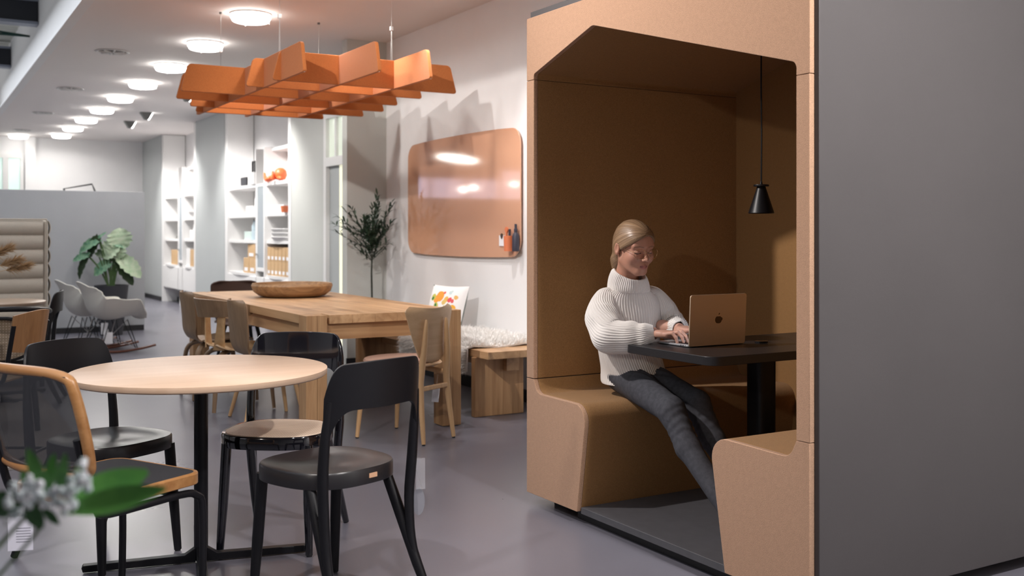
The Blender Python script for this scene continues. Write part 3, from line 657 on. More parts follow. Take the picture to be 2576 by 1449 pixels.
# ------------------------------------------------------------------ cushion, sheepskin, olive tree
def floral():
    m = bpy.data.materials.new('floral_print'); m.use_nodes = True; nt = m.node_tree; b = nt.nodes['Principled BSDF']; N = nt.nodes.new; L = nt.links.new
    tc = N('ShaderNodeTexCoord'); cur = None
    rgb = N('ShaderNodeRGB'); rgb.outputs[0].default_value = (.86, .84, .83, 1); cur = rgb.outputs[0]
    ns = N('ShaderNodeTexNoise'); ns.inputs['Scale'].default_value = 14; L(tc.outputs['Object'], ns.inputs['Vector'])
    sc = N('ShaderNodeVectorMath'); sc.operation = 'SCALE'; sc.inputs['Scale'].default_value = .035; L(ns.outputs['Color'], sc.inputs[0])
    ad = N('ShaderNodeVectorMath'); mp_ = N('ShaderNodeMapping'); mp_.inputs['Scale'].default_value = (1.25, 1, 1.25); L(tc.outputs['Object'], mp_.inputs[0]); L(mp_.outputs[0], ad.inputs[0]); L(sc.outputs[0], ad.inputs[1])
    spots = [(-.05, .13, .055, (.85, .33, .05)), (-.09, .10, .045, (.85, .33, .05)), (-.15, .12, .035, (.55, .52, .10)), (-.155, .11, .018, (.03, .18, .06)), (-.08, .03, .035, (.55, .52, .10)), (-.085, .035, .018, (.03, .18, .06)),
             (.05, .10, .03, (.75, .45, .12)), (.03, .07, .03, (.72, .50, .16)), (.10, .10, .026, (.75, .10, .11)), (.14, .09, .020, (.70, .12, .12)), (.11, .0, .038, (.85, .42, .05)), (.16, .02, .034, (.85, .42, .05)), (.12, .015, .014, (.9, .35, .2)),
             (.05, .02, .013, (.35, .42, .08)), (.17, .13, .022, (.75, .45, .15)), (.02, -.04, .020, (.72, .08, .10)), (.04, -.07, .018, (.70, .14, .14)), (-.04, -.01, .022, (.85, .35, .1)), (-.14, -.06, .032, (.70, .09, .05)), (-.14, -.065, .016, (.35, .42, .6)),
             (0, .17, .015, (.7, .12, .08)), (.08, .17, .02, (.55, .66, .66)), (.10, .19, .012, (.55, .66, .66)), (-.05, -.12, .04, (.85, .42, .05)), (.1, -.12, .03, (.55, .52, .10)), (.0, -.16, .025, (.75, .1, .1)), (-.12, -.16, .03, (.03, .18, .06))]
    for (x, z, r, c) in spots:
        sub = N('ShaderNodeVectorMath'); sub.operation = 'SUBTRACT'; L(ad.outputs[0], sub.inputs[0]); sub.inputs[1].default_value = (x+.017, 0, z+.017)
        mu = N('ShaderNodeVectorMath'); mu.operation = 'MULTIPLY'; L(sub.outputs[0], mu.inputs[0]); mu.inputs[1].default_value = (1, 0, 1)
        ln = N('ShaderNodeVectorMath'); ln.operation = 'LENGTH'; L(mu.outputs[0], ln.inputs[0])
        lt_ = N('ShaderNodeMath'); lt_.operation = 'LESS_THAN'; L(ln.outputs['Value'], lt_.inputs[0]); lt_.inputs[1].default_value = r
        mx = N('ShaderNodeMixRGB'); L(lt_.outputs[0], mx.inputs[0]); L(cur, mx.inputs[1]); mx.inputs[2].default_value = (*c, 1); cur = mx.outputs[0]
    L(cur, b.inputs['Base Color']); b.inputs['Roughness'].default_value = .9; return m
def pillow_fn(sz, thk, sgn):
    def fn(u, v):
        x = (u-.5)*2; z = (v-.5)*2; k = (1-abs(x)**2.6)*(1-abs(z)**2.6)
        return ((x*(1-.06*(1-abs(z)**2)*0-.05*(1-z*z)*abs(x)**3))*sz/2, sgn*thk/2*max(k, 0)**.55, z*sz/2*(1-.05*(1-x*x)*abs(z)**3))
    return fn
t = thing('floral_cushion', 'white cushion with orange and green flowers leaning on the wall bench', 'cushion', (3.745, 7.42, .642))
t.rotation_euler = (R(-17), 0, R(-74))
fl_ = floral()
obj('front_cover', MB().shell(pillow_fn(.42, .13, -1), 24, 24, .002), fl_, t)
obj('back_cover', MB().shell(pillow_fn(.42, .13, 1), 24, 24, .002), M['cushion_back'], t)

def fur_on(name, parent, pts_fn, n, length, wid, m, seed=3):
    rg = np.random.RandomState(seed); V = []; F = []
    for i in range(n):
        p, nn = pts_fn(rg.rand(), rg.rand()); p = Vector(p); nn = Vector(nn)
        d = (nn+Vector(rg.normal(0, .38, 3))).normalized(); l = length*(.6+.7*rg.rand())
        s_ = d.cross(Vector(rg.normal(0, 1, 3))).normalized()*wid
        k = len(V); bend = Vector(rg.normal(0, .25, 3))*l+Vector((0, 0, -.25*l))
        V += [p-s_, p+s_, p+d*l*.55+s_*.7+bend*.2, p+d*l*.55-s_*.7+bend*.2, p+d*l+bend]; F += [(k, k+1, k+2, k+3), (k+3, k+2, k+4)]
    mb_ = MB(); mb_.v = V; mb_.f = F
    o = obj(name, mb_, m, parent, smooth=0); o['kind'] = 'stuff'; return o
t = thing('sheepskin', 'fluffy white sheepskin draped over the near end of the oak bench', 'sheepskin', (3.66, 6.85, .463))
def skin(u, v):
    # u across the bench (0 = hanging front side), v along it
    y = (v-.5)*1.12*(1-.12*abs(u-.5)); s_ = u*.78
    edge = .05*math.sin(v*19)+.03*math.sin(v*41+1)
    if s_ < .16: x = -.295-.012; z = -(.16-s_)*(1+edge*2)+.01
    else: x = -.295+(s_-.16); z = .012+.035*math.sin(min(1, (s_-.16)/.5)*math.pi)*math.sin(v*math.pi)+.008*math.sin(v*23+u*9)
    return Vector((x, y, z))
def skinpt(a, b):
    p = skin(a, b); e = 1e-3; n_ = (skin(min(a+e, 1), b)-skin(max(a-e, 0), b)).cross(skin(a, min(b+e, 1))-skin(a, max(b-e, 0)))
    n_.normalize(); return p, n_
furm = mat('white_fur', (.95, .94, .92), .9, sheen=.3, color2=(.88, .85, .81), vscale=9)
obj('hide', MB().shell(lambda u, v: skin(u, v), 20, 26, .012), M['fur'], t)
fur_on('fleece', t, skinpt, 26000, .050, .0026, furm)

def leafmesh(L_, W_, curl=.15, n=6, lobes=0, seed=0):
    rg = random.Random(seed); mb_ = MB()
    rows = []
    for i in range(n+1):
        a = i/n; w_ = W_*math.sin(math.pi*min(1, a*.94+.03))**.75*(1-.25*a)
        if lobes: w_ *= 1+.14*math.sin(a*lobes*6.28+rg.random())
        y = a*L_; z = -curl*L_*a*a
        rows.append([(-w_/2, y, z+.10*w_), (-w_/4, y, z+.03*w_), (0, y, z), (w_/4, y, z+.03*w_), (w_/2, y, z+.10*w_)])
    vs = [p for r_ in rows for p in r_]; fs = []
    for i in range(n):
        for j in range(4):
            a = i*5+j; fs.append((a, a+1, a+6, a+5))
    mb_.add(vs, fs); return mb_
t = thing('olive_tree', 'slim potted olive tree behind the oak table in the wall corner', 'plant', (3.735, 8.92, 0))
obj('pot', MB().lathe([(0, 0), (.11, 0), (.14, .26), (.13, .26), (.12, .24), (0, .24)], 28), M['pot'], t)
rg = random.Random(5)
tk = MB(); tk.tube([(0, 0, .22), (.004, .004, .6), (-.004, 0, .9), (.002, 0, 1.07)], [.012, .010, .009, .009], 8)
lv = MB()
for i in range(46):
    a = rg.random()*6.283; el = rg.uniform(.25, 1.35); ln = rg.uniform(.24, .50) if el > .6 else rg.uniform(.18, .36)
    if i in (0, 1, 2, 3): a = R(155+i*12)-R(30.44)*0; el = .25+.12*i; ln = .40
    z0 = 1.0+.22*rg.random(); d = Vector((math.cos(a)*math.cos(el), math.sin(a)*math.cos(el)*.62, math.sin(el)))
    if d.x*ln > .21: d.x = .21/ln
    if d.y*ln > .24: d.y = .24/ln
    p0 = Vector((0, 0, z0)); p1 = p0+d*ln*.5+Vector((0, 0, .02)); p2 = p0+d*ln+Vector((0, 0, .05))
    tk.tube([p0, p1, p2], [.0035, .0025, .001], 5)
    for k in range(int(ln*75)):
        f_ = .12+.88*k/(ln*75); q = p0.lerp(p1, f_*2) if f_ < .5 else p1.lerp(p2, f_*2-1)
        dd = (d+Vector((rg.gauss(0, .6), rg.gauss(0, .6), rg.gauss(.1, .5)))).normalized()
        mt = dd.to_track_quat('Y', 'Z').to_matrix().to_4x4(); sz = rg.uniform(.042, .068)
        lm = leafmesh(sz, sz*.36, .1, 3)
        mm = Matrix.Translation(q) @ mt; lv.add([mm @ Vector(p) for p in lm.v], lm.f)
obj('trunk', tk, M['bark'], t)
o = obj('foliage', lv, mat('olive_leaf', (.018, .045, .026), .45, color2=(.05, .085, .05), vscale=30), t, smooth=0); o['kind'] = 'stuff'

# ------------------------------------------------------------------ round cafe table
def cafe_table(loc, r, h, ang, lb, top):
    t = thing('cafe_table', lb, 'table', loc)
    obj('tabletop', MB().lathe([(0, h-.026), (r-.006, h-.026), (r, h-.020), (r, h-.002), (r-.003, h), (0, h)], 96), top, t, smooth=50)
    obj('column', MB().lathe([(.026, .01), (.026, h-.027)], 32), M['black'], t)
    obj('mounting_plate', MB().box(-.11, .11, -.11, .11, h-.034, h-.0265), M['black'], t)
    for k in range(4):
        mm = Matrix.Rotation(ang+k*math.pi/2, 4, 'Z')
        obj('foot', MB().prism([(.02, .005), (.42, .005), (.425, .022), (.42, .03), (.06, .034), (.02, .06)], -.017, .017, 'y', mm), M['black'], t, .002)
    return t
cafe_table((.982, 4.03, 0), .478, .74, R(-12), 'round pale beech cafe table on a black column in the foreground', M['beech'])

# ------------------------------------------------------------------ bistro chairs
def bistro(lb, loc, rz, fm, sm, seatkind, grp='black bentwood chairs around the round table', tagk=None):
    t = thing('bistro_chair', lb, 'chair', loc, rz, grp)
    # seat outline: rounded horseshoe, front is +y
    ol = []
    for k in range(64):
        a = 2*math.pi*k/64; c_, s_ = math.cos(a), math.sin(a); e = 2.7
        x = .212*math.copysign(abs(c_)**(2/e), c_); y = .205*math.copysign(abs(s_)**(2/e), s_)
        x *= 1+.10*(y/.205)*.5; ol.append((x, y))
    n_ = len(ol)
    if seatkind == 'solid':
        vs = []; fs = []; rings = [(1, .415), (1.005, .420), (1.005, .460), (.985, .4665), (.92, .462), (.75, .452), (.5, .447), (.25, .446)]
        for s_, z in rings:
            for (x, y) in ol: vs.append((x*s_, y*s_, z+(.006*(x/.2)**2 if s_ < .95 else 0)))
        vs.append((0, -.01, .446)); m_ = len(rings)
        for i in range(m_-1):
            for k in range(n_): l = (k+1) % n_; fs.append((i*n_+k, i*n_+l, (i+1)*n_+l, (i+1)*n_+k))
        for k in range(n_): fs.append(((m_-1)*n_+k, (m_-1)*n_+(k+1) % n_, len(vs)-1))
        fs.append(tuple(range(n_))[::-1]); obj('seat', MB().add(vs, fs), sm, t)
    else:
        vs = []; fs = []; rings = [(.86, .415), (1, .415), (1.005, .420), (1.005, .460), (.985, .466), (.93, .464), (.90, .455), (.86, .415)]
        for s_, z in rings:
            for (x, y) in ol: vs.append((x*s_, y*s_, z))
        for i in range(len(rings)-1):
            for k in range(n_): l = (k+1) % n_; fs.append((i*n_+k, i*n_+l, (i+1)*n_+l, (i+1)*n_+k))
        obj('seat_frame', MB().add(vs, fs), fm, t)
        vs = []; fs = []
        for s_, z in ((.94, .462), (.93, .467), (.6, .468), (.3, .468)):
            for (x, y) in ol: vs.append((x*s_, y*s_, z))
        vs.append((0, 0, .468))
        for i in range(3):
            for k in range(n_): l = (k+1) % n_; fs.append((i*n_+k, i*n_+l, (i+1)*n_+l, (i+1)*n_+k))
        for k in range(n_): fs.append((3*n_+k, 3*n_+(k+1) % n_, len(vs)-1))
        obj('cane_seat', MB().add(vs, fs), sm, t)
    for s_ in (-1, 1):
        obj('leg', MB().tube([(s_*.165, .150, .428), (s_*.172, .168, .2), (s_*.180, .182, .006)], [.021, .0195, .0145], 16), fm, t)
        obj('leg_glide', MB().lathe([(.011, 0), (.011, .007)], 12, (s_*.180, .182, 0)), M['pot'], t)
        # rear leg: from under the seat back to the foot
        obj('rear_leg', MB().tube([(s_*.165, -.10, .44), (s_*.176, -.165, .30), (s_*.190, -.245, .12), (s_*.200, -.30, .006)], [.019, .020, .018, .014], 14), fm, t)
        # post: backrest to lower rear leg
        obj('back_post', MB().tube([(s_*.1905, -.240, .71), (s_*.196, -.224, .59), (s_*.196, -.212, .46), (s_*.188, -.208, .34), (s_*.186, -.222, .2), (s_*.192, -.262, .09)], [.011, .018, .020, .019, .017, .011], 14, sq=.85, sm=4), fm, t)
    def bk(u, v):
        a = (u-.5)*2; x = .205*math.sin(a*1.22)/math.sin(1.22)
        y = -.228-.080*math.cos(a*1.35)+.02
        k = abs(a)
        top = .832-.012*k*k-(.100*max(0, (k-.60)/.40)**2.6)
        bot = .680-(.175*max(0, (k-.42)/.58)**2.6)
        if k > .985: bot = min(bot, top-.02)
        z = bot+(top-bot)*v
        return (x, y-.06*(z-.66), z)
    b_ = obj('backrest', MB().shell(bk, 48, 8, .011), fm, t, .002)
    if tagk: obj('brand_plate', MB().box(.005, .040, -.2085, -.2045, .434, .449), mat('wood_badge', (.62, .36, .22), .5), t)
    return t
c1 = bistro('matte black wooden bistro chair in front, right of the round table, back towards us', (1.268, 3.418, 0), R(112-90-3), M['black'], M['black_seat'], 'solid', tagk=True)
c2 = bistro('gloss black bistro chair with woven cane seat behind the round table', (1.322, 4.13, 0), R(234-90), M['gloss'], M['cane'], 'cane')
c3 = bistro('matte black bistro chair left of the round table, backrest showing behind its edge', (.69, 4.285, 0), R(-60-90), M['black'], M['black_seat'], 'solid')
c1.scale = (1, 1, 1.02)
# price tag hanging from the front chair
M['clear'] = mat('clear_sleeve', (.75, .75, .8), .15, trans=.0, alpha=.16)
t = thing('hanging_tag', 'clear sleeve and round grey tag hanging behind the front black chair', 'tag', (1.545, 3.27, .49)); t.rotation_euler = (0, 0, R(-20))
obj('sleeve', MB().box(-.01, .022, -.001, .001, -.12, -.012), M['clear'], t)
obj('round_tag', MB().lathe([(0, -.0012), (.036, -.0012), (.036, .0012), (0, .0012)], 32, M=Matrix.Translation((.0, .012, -.165)) @ Matrix.Rotation(R(90), 4, 'X'), sx=.6, sy=1.35), mat('grey_tag', (.22, .22, .25), .5), t)
obj('string', MB().tube([(-.04, 0, .0), (-.01, 0, -.05), (.012, .01, -.12)], .0008, 5).tube([(-.04, 0, 0), (.01, 0, -.012)], .0008, 5), M['wire'], t)

# ------------------------------------------------------------------ honey wood and mesh armless chair (lower left)
t = thing('mesh_chair', 'black tube chair with honey wood framed mesh back and black seat, lower left', 'chair', (.565, 3.54, 0), R(28.6-90), 'chairs near the lower left corner')
hw = M['honey']
ol = rpoly([(-.225, -.21), (.225, -.21), (.215, .215), (-.215, .215)], [.09, .09, .06, .06], 8)
inn = rpoly([(-.213, -.198), (.213, -.198), (.203, .200), (-.203, .200)], [.08, .08, .05, .05], 8)
n_ = len(ol); vs = [(x, y, z) for z, P_ in ((.440, ol), (.476, ol), (.480, inn), (.469, inn), (.440, inn)) for x, y in P_]; fs = []
for i in range(4):
    for k in range(n_): l = (k+1) % n_; fs.append((i*n_+k, i*n_+l, (i+1)*n_+l, (i+1)*n_+k))
for k in range(n_): l = (k+1) % n_; fs.append((4*n_+k, 4*n_+l, l, k))
obj('seat_frame', MB().add(vs, fs), hw, t, .003)
obj('seat_mesh', MB().prism(inn, .464, .478, 'z'), mat('black_mesh_seat', (.02, .02, .024), .75, bump=.5, bscale=500), t)
fp = [(-.225, -.235, .60), (-.232, -.29, .80), (-.19, -.305, .848), (0, -.325, .858), (.19, -.305, .848), (.232, -.29, .80), (.225, -.235, .60), (.18, -.225, .55), (0, -.245, .54), (-.18, -.225, .55)]
obj('back_frame', MB().tube(fp, .0165, 14, closed=True, sm=5), hw, t)
def bm_(u, v):
    z = .55+.30*v; x = (u-.5)*2*.222; c_ = (1-(x/.222)**2); return (x, -.230-.085*v-.02*c_, z)
M['mesh'] = mat('sheer_black_mesh', (.05, .052, .06), .35, alpha=.66)
obj('back_mesh', MB().shell(bm_, 16, 12, .0015), M['mesh'], t)
for s_ in (-1, 1):
    obj('side_frame', MB().tube([(s_*.205, -.262, .66), (s_*.205, -.235, .55), (s_*.205, -.20, .45), (s_*.203, -.15, .418), (s_*.2, .12, .416), (s_*.2, .19, .40), (s_*.2, .215, .35), (s_*.2, .215, .10), (s_*.2, .205, .035), (s_*.2, .16, .013), (s_*.2, -.15, .013), (s_*.2, -.20, .013)], .0125, 12, sm=4), M['black'], t)
obj('cross_bar', MB().tube([(-.2, -.20, .013), (.2, -.20, .013)], .0125, 12), M['black'], t)
obj('cross_bar', MB().tube([(-.2, .12, .416), (.2, .12, .416)], .010, 12), M['black'], t)
obj('round_sticker', MB().lathe([(0, 0), (.03, 0)], 24, M=Matrix.Translation((-.10, -.325, .755)) @ Matrix.Rotation(R(75), 4, 'X')), mat('faint_sticker', (.10, .10, .11), .5), t)
tg = thing('price_tag', 'white paper price tag in a clear sleeve below the mesh chair', 'tag', (.295, 3.365, .425)); tg.rotation_euler = (0, 0, R(-20))
obj('paper', MB().box(-.035, .035, -.0006, .0006, -.10, .0), mat('white_tag', (.60, .60, .68), .5), tg)
for k in range(6): obj('text_line', MB().box(-.012, .028, -.0012, -.0007, -.035-k*.008, -.033-k*.008), mat('tag_ink', (.25, .25, .3), .6) if k == 0 else bpy.data.materials['tag_ink'], tg)
obj('string', MB().tube([(0, 0, 0), (.01, .04, .09)], .0008, 5), M['wire'], tg)

# ------------------------------------------------------------------ chairs around the oak table
def ply_profile(v):
    P_ = [(.245, .425), (.20, .448), (.08, .448), (-.06, .436), (-.155, .445), (-.205, .50), (-.225, .60), (-.245, .72), (-.262, .815)]
    f_ = v*(len(P_)-1); i = min(int(f_), len(P_)-2); q = f_-i
    p0, p1, p2, p3 = [Vector(P_[max(0, min(len(P_)-1, j))]) for j in (i-1, i, i+1, i+2)]
    return 0.5*((2*p1)+(-p0+p2)*q+(2*p0-5*p1+4*p2-p3)*q*q+(-p0+3*p1-3*p2+p3)*q**3)
def ply_fn(u, v):
    p = ply_profile(v); a = (u-.5)*2
    w_ = .225*(1-.18*math.exp(-((v-.56)/.10)**2))
    e = min(v, 1-v); rc = .07
    if e < rc: w_ *= (1-.35*(1-e/rc)**2.5)
    bw = max(0, (v-.5))*.10*(a*a); z_ = .012*a*a*(1 if v < .5 else 0)
    return (a*w_, p.x+bw, p.y+z_)
def arched_leg(sx, sy, m_):
    return MB().tube([(sx*.05, sy*.05, .418), (sx*.13, sy*.125, .412), (sx*.172, sy*.17, .37), (sx*.19, sy*.19, .28), (sx*.212, sy*.215, .006)], [.014, .017, .017, .015, .011], 10, sq=1.35, sm=4)
def ply_chair(lb, loc, rz, shell_m, edge_m, leg_m, straight=False, grp='plywood chairs along the oak table'):
    t = thing('plywood_chair', lb, 'chair', loc, rz, grp)
    obj('seat_shell', MB().shell(ply_fn, 20, 48, .011), shell_m, t)
    for sx in (-1, 1):
        for sy in (-1, 1):
            q = MB().tube([(sx*.11, sy*.11-.0, .43), (sx*.19, sy*.20-.01, .006)], [.019, .012], 12) if straight else arched_leg(sx, sy, leg_m)
            l_ = obj('leg', q, leg_m, t); obj('glide', MB().lathe([(.010, 0), (.010, .006)], 8, (sx*(.19 if straight else .212), sy*(.20 if straight else .215)-(.01 if straight else 0), 0)), M['black_trim'], l_)
    obj('seat_support', MB().box(-.11, .11, -.12, .12, .418, .430), leg_m, t, .004)
    return t
ply_chair('plywood chair nearest us on the left side of the oak table, seen edge on', (2.14, 6.93, 0), R(-90), M['ply'], M['ply_edge'], M['elm_z'], True)
ply_chair('furthest plywood chair on the left side of the oak table', (2.09, 8.12, 0), R(-90), M['ply'], M['ply_edge'], M['ply'])
c = ply_chair('dark brown chair at the far head of the oak table', (2.68, 9.50, 0), R(180), mat('walnut_dark', (.06, .028, .018), .5), M['ply_edge'], M['black'], True, grp='chairs at the heads of the oak table')
# open-back plywood armchair
t = thing('plywood_armchair', 'curved plywood chair with open wraparound back, middle of the left side', 'chair', (2.08, 7.50, 0), R(-90), 'plywood chairs along the oak table')
def seat_only(u, v):
    a = (u-.5)*2; y = .245-.43*v; e = min(v, 1-v); w_ = .235*(1-.30*(max(0, 1-e/.14))**2.4); w_ *= 1+.05*math.sin(v*3)
    return (a*w_, y, .440+.016*a*a-.018*math.sin(v*math.pi)+(.02*max(0, (v-.8)/.2)**2)-(.02*max(0, (.12-v)/.12)))
obj('seat', MB().shell(seat_only, 20, 24, .011), M['ply_in'], t)
def band(u, v):
    a = (u-.5)*2; an = a*R(112); r_ = .255; x = r_*math.sin(an)*1.0; y = -.02-r_*math.cos(an)*.95
    k = abs(a); top = .80-.05*k**3-.03*max(0, (k-.9)/.1)**2; bot = .665+.02*k+.03*max(0, (k-.9)/.1)**2; z = bot+(top-bot)*v
    return (x*(1+.10*(z-.66)/.14), y-.03*(z-.66)/.14, z)
obj('back_band', MB().shell(band, 48, 6, .010), M['ply'], t, .001)
for s_ in (-1, 1):
    def sup(u, v, s_=s_):
        an = R(s_*(52-10*(1-v))); w_ = .03*(1+.6*(1-v)**2)
        x = (.20*(1-v)**2+.235*(1-(1-v)**2))*math.sin(an)*1.05; y = -.02-(.20+.035*v)*math.cos(an)*.95-.0
        return (x+(u-.5)*2*w_*math.cos(an), y+(u-.5)*2*w_*math.sin(an)*.95, .435+.245*v)
    obj('back_support', MB().shell(sup, 6, 12, .010), M['ply_in'], t)
for sx in (-1, 1):
    for sy in (-1, 1): obj('leg', arched_leg(sx, sy, None), M['ply'], t)
# elm chair with shield shaped back
fa = math.degrees(math.atan2(.85, -.52))
t = thing('oak_shield_chair', 'pale oak chair with shield shaped back in front of the oak table', 'chair', (2.675, 5.86, 0), R(fa-95), 'chairs at the heads of the oak table')
def shield(u, v):
    a = (u-.5)*2; k = v
    w_ = .098+.142*(k**.85) if k > .12 else .098*math.sqrt(max(0, 1-((.12-k)/.12)**2))*1.0+.015*k/.12
    w_ *= 1-.22*max(0, (k-.90)/.10)**2
    z = .475+.335*k+.022*a*a*max(0, k-.4)-.0; y = -.200-.030*k+.055*a*a*k-.008
    return (a*w_, y, z)
obj('backrest', MB().shell(shield, 24, 24, .010), M['elm'], t)
obj('seat', MB().lathe([(0, .452), (.20, .452), (.215, .462), (.205, .472), (0, .470)], 48, (0, .02, 0), sx=1.2, sy=1.10), M['elm'], t)
obj('seat_pad', MB().lathe([(0, .470), (.195, .470), (.207, .480), (.20, .492), (.15, .498), (0, .497)], 48, (0, .03, 0), sx=1.2, sy=1.10), mat('rose_leather', (.50, .31, .235), .5), t)
for s_ in (-1, 1):
    obj('rear_leg', MB().tube([(s_*.098, -.243, .745), (s_*.102, -.243, .70), (s_*.115, -.238, .56), (s_*.125, -.225, .42), (s_*.132, -.225, .32), (s_*.150, -.262, .008)], [.006, .013, .019, .021, .020, .0125], 14, sm=4), M['elm_z'], t)
    obj('front_leg', MB().tube([(s_*.165, .185, .455), (s_*.19, .225, .008)], [.020, .0125], 14), M['elm_z'], t)
    obj('side_rail', MB().tube([(s_*.125, -.225, .405), (s_*.15, -.02, .42), (s_*.165, .185, .435)], .017, 10, sq=.7), M['elm_z'], t)
    for (a_, b_) in ((.150, -.262), (.19, .225)): obj('glide', MB().lathe([(.010, 0), (.010, .009)], 8, (s_*a_, b_, 0)), M['black_trim'], t)
obj('stretcher', MB().box(-.128, .128, -.240, -.222, .315, .345), M['elm_z'], t, .006)
tg = thing('price_tag', 'small white price tag hanging under the pale oak chair', 'tag', (2.85, 5.77, .335)); tg.rotation_euler = (0, R(6), R(-20))
obj('paper', MB().box(-.022, .022, -.0006, .0006, -.12, -.01), M['label'], tg)
obj('string', MB().tube([(0, 0, -.01), (.0, .0, .05)], .0008, 5), M['wire'], tg)

# ------------------------------------------------------------------ left background group
t = thing('area_rug', 'mottled grey rug under the left group of chairs', 'rug', (-.3, 7.6, 0))
obj('rug_body', MB().prism(rpoly([(-1.6, -1.5), (1.22, -1.5), (1.22, 1.9), (-1.6, 1.9)], .02), .001, .012, 'z'), M['rug'], t)
t = thing('tall_sofa', 'beige high back sofa with horizontal channel padding at the left edge', 'sofa', (.18, 9.95, 0))
hs = 1.40
obj('back_shell', MB().box(-1.0, .905, -.08, .12, .08, hs-.02), M['beige'], t, .03, seg=3)
for i in range(10):
    z0 = .12+i*.1255
    def ch(u, v, z0=z0): return (-.98+1.84*u, -.085-.035*math.sin(math.pi*v)**.6, z0+.1255*v)
    obj('channel', MB().shell(ch, 8, 10, .006), M['beige'], t)
    obj('side_channel', MB().shell(lambda u, v, z0=z0: (.905+.022*math.sin(math.pi*v)**.6, -.05+.14*u, z0+.1255*v), 4, 10, .006), M['beige'], t)
obj('piping', MB().tube([(-1, -.10, hs-.015), (.89, -.10, hs-.015), (.895, -.10, .1)], .008, 8), M['beige'], t)
obj('seat', MB().box(-1.0, .85, -.70, -.09, .18, .42), M['beige'], t, .04, seg=3)
for x in (-.9, .8):
    for y in (-.62, .05): obj('leg', MB().tube([(x, y, 0), (x, y, .19)], .018, 10), M['black'], t)
cafe_table((.565, 8.85, 0), .39, .74, R(20), 'round grey brown cafe table in front of the beige sofa', mat('walnut_grey', (.34, .25, .18), .4))
t = thing('pampas_grass', 'dry pampas grass plumes in a vase at the left edge', 'plant', (.42, 8.72, .742))
obj('vase', MB().lathe([(0, 0), (.05, 0), (.07, .08), (.03, .17), (.035, .19), (.028, .19), (.02, .16)], 20), M['pot'], t)
rg = random.Random(9); pf = MB(); ps = MB()
for (ex, ez, ln) in ((.36, .27, .2), (.24, .40, .22), (.30, .31, .2), (.10, .48, .2)):
    a0 = Vector((0, 0, .15)); b0 = Vector((ex*.4, -.02, ez*.8)); c0 = Vector((ex, -.04, ez))
    ps.tube([a0, b0, c0], .002, 5, sm=4)
    for k in range(420):
        f_ = rg.random(); q = b0.lerp(c0, .45+.65*f_); d = ((c0-b0).normalized()+Vector((rg.gauss(0, .35), rg.gauss(0, .35), rg.gauss(-.1, .35)))).normalized()*.085
        s_ = Vector((rg.gauss(0, 1), rg.gauss(0, 1), rg.gauss(0, 1))).normalized()*.0034
        pf.add([q-s_, q+s_, q+d], [(0, 1, 2)])
obj('stalk', ps, M['card'], t); o = obj('plume', pf, mat('pampas', (.42, .27, .14), .9), t, smooth=0); o['kind'] = 'stuff'

# cane armchair, black bentwood
t = thing('cane_armchair', 'black bentwood armchair with cane back and seat, left background', 'chair', (.53, 7.40, 0), R(-4), 'chairs left of the room divider')
loop = [(.29*math.cos(R(a_)), -.0+.27*math.sin(R(a_))-.0, .755+.035*max(0, -math.sin(R(a_)))) for a_ in range(-205, 30, 12)]
obj('arm_loop', MB().tube(loop, .0165, 12, sm=2), M['black'], t)
bl = [(.215*math.cos(R(a_)), -.262-.02*math.sin(R(a_)), .60+.135*math.sin(R(a_))) for a_ in range(0, 360, 20)]
obj('back_hoop', MB().tube(bl, .012, 10, closed=True, sm=2), M['black'], t)
M['cane2'] = cane('cane_back', (.36, .28, .20), (.62, .52, .42), 60)
obj('cane_back', MB().lathe([(0, 0), (.205, 0)], 40, M=Matrix.Translation((0, -.262, .60)) @ Matrix.Rotation(R(90), 4, 'X'), sy=.62), M['cane2'], t)
obj('seat_ring', MB().lathe([(.19, .43), (.235, .43), (.235, .462), (.19, .462)], 40), M['black'], t); obj('cane_seat', MB().lathe([(0, .455), (.20, .455)], 40), M['honey'], t)
for (x, y) in ((-.2, .17), (.2, .17), (-.19, -.19), (.19, -.19)):
    obj('leg', MB().tube([(x*.92, y*.92, .44), (x*1.12, y*1.12, .014)], .0165, 12), M['black'], t)
obj('leg_ring', MB().lathe([(.20, .20), (.212, .208), (.20, .216), (.19, .208), (.20, .20)], 36), M['black'], t)
for s_ in (-1, 1): obj('arm_support', MB().tube([(s_*.27, .10, .75), (s_*.265, .06, .60), (s_*.22, 0, .45)], .014, 10, sm=3), M['black'], t)
# wood back cantilever chair
t = thing('cantilever_chair', 'wood backed cantilever chair with black tube frame, left background', 'chair', (.385, 6.50, 0), R(160-90-10), 'chairs left of the room divider')
def wb(u, v): a_ = (u-.5)*2; return (a_*.215, -.235-.05*(1-a_*a_)-.03*v, .60+.235*v-.02*a_*a_*(v-.5)*2)
M['oakback'] = wood('amber_oak', (.24, .115, .045), (.36, .19, .08), 'z', .45)
obj('backrest', MB().shell(wb, 20, 6, .011), M['oakback'], t, .002)
obj('seat', MB().prism(rpoly([(-.22, -.2), (.22, -.2), (.22, .22), (-.22, .22)], .06), .447, .460, 'z'), M['ply_in'], t, .003)
for s_ in (-1, 1):
    obj('side_tube', MB().tube([(s_*.205, -.262, .76), (s_*.205, -.235, .60), (s_*.205, -.215, .50), (s_*.2, -.16, .44), (s_*.2, .12, .438), (s_*.2, .20, .42), (s_*.2, .22, .36), (s_*.2, .22, .08), (s_*.2, .20, .025), (s_*.2, .14, .013), (s_*.2, -.25, .013)], .0125, 12, sm=4), M['black'], t)
obj('cross_bar', MB().tube([(-.2, -.25, .013), (.2, -.25, .013)], .0125, 10), M['black'], t)
bistro('matte black bistro chair in the left background beside the beige sofa', (.74, 8.52, 0), R(168-90), M['black'], M['black_seat'], 'solid', 'chairs left of the room divider')

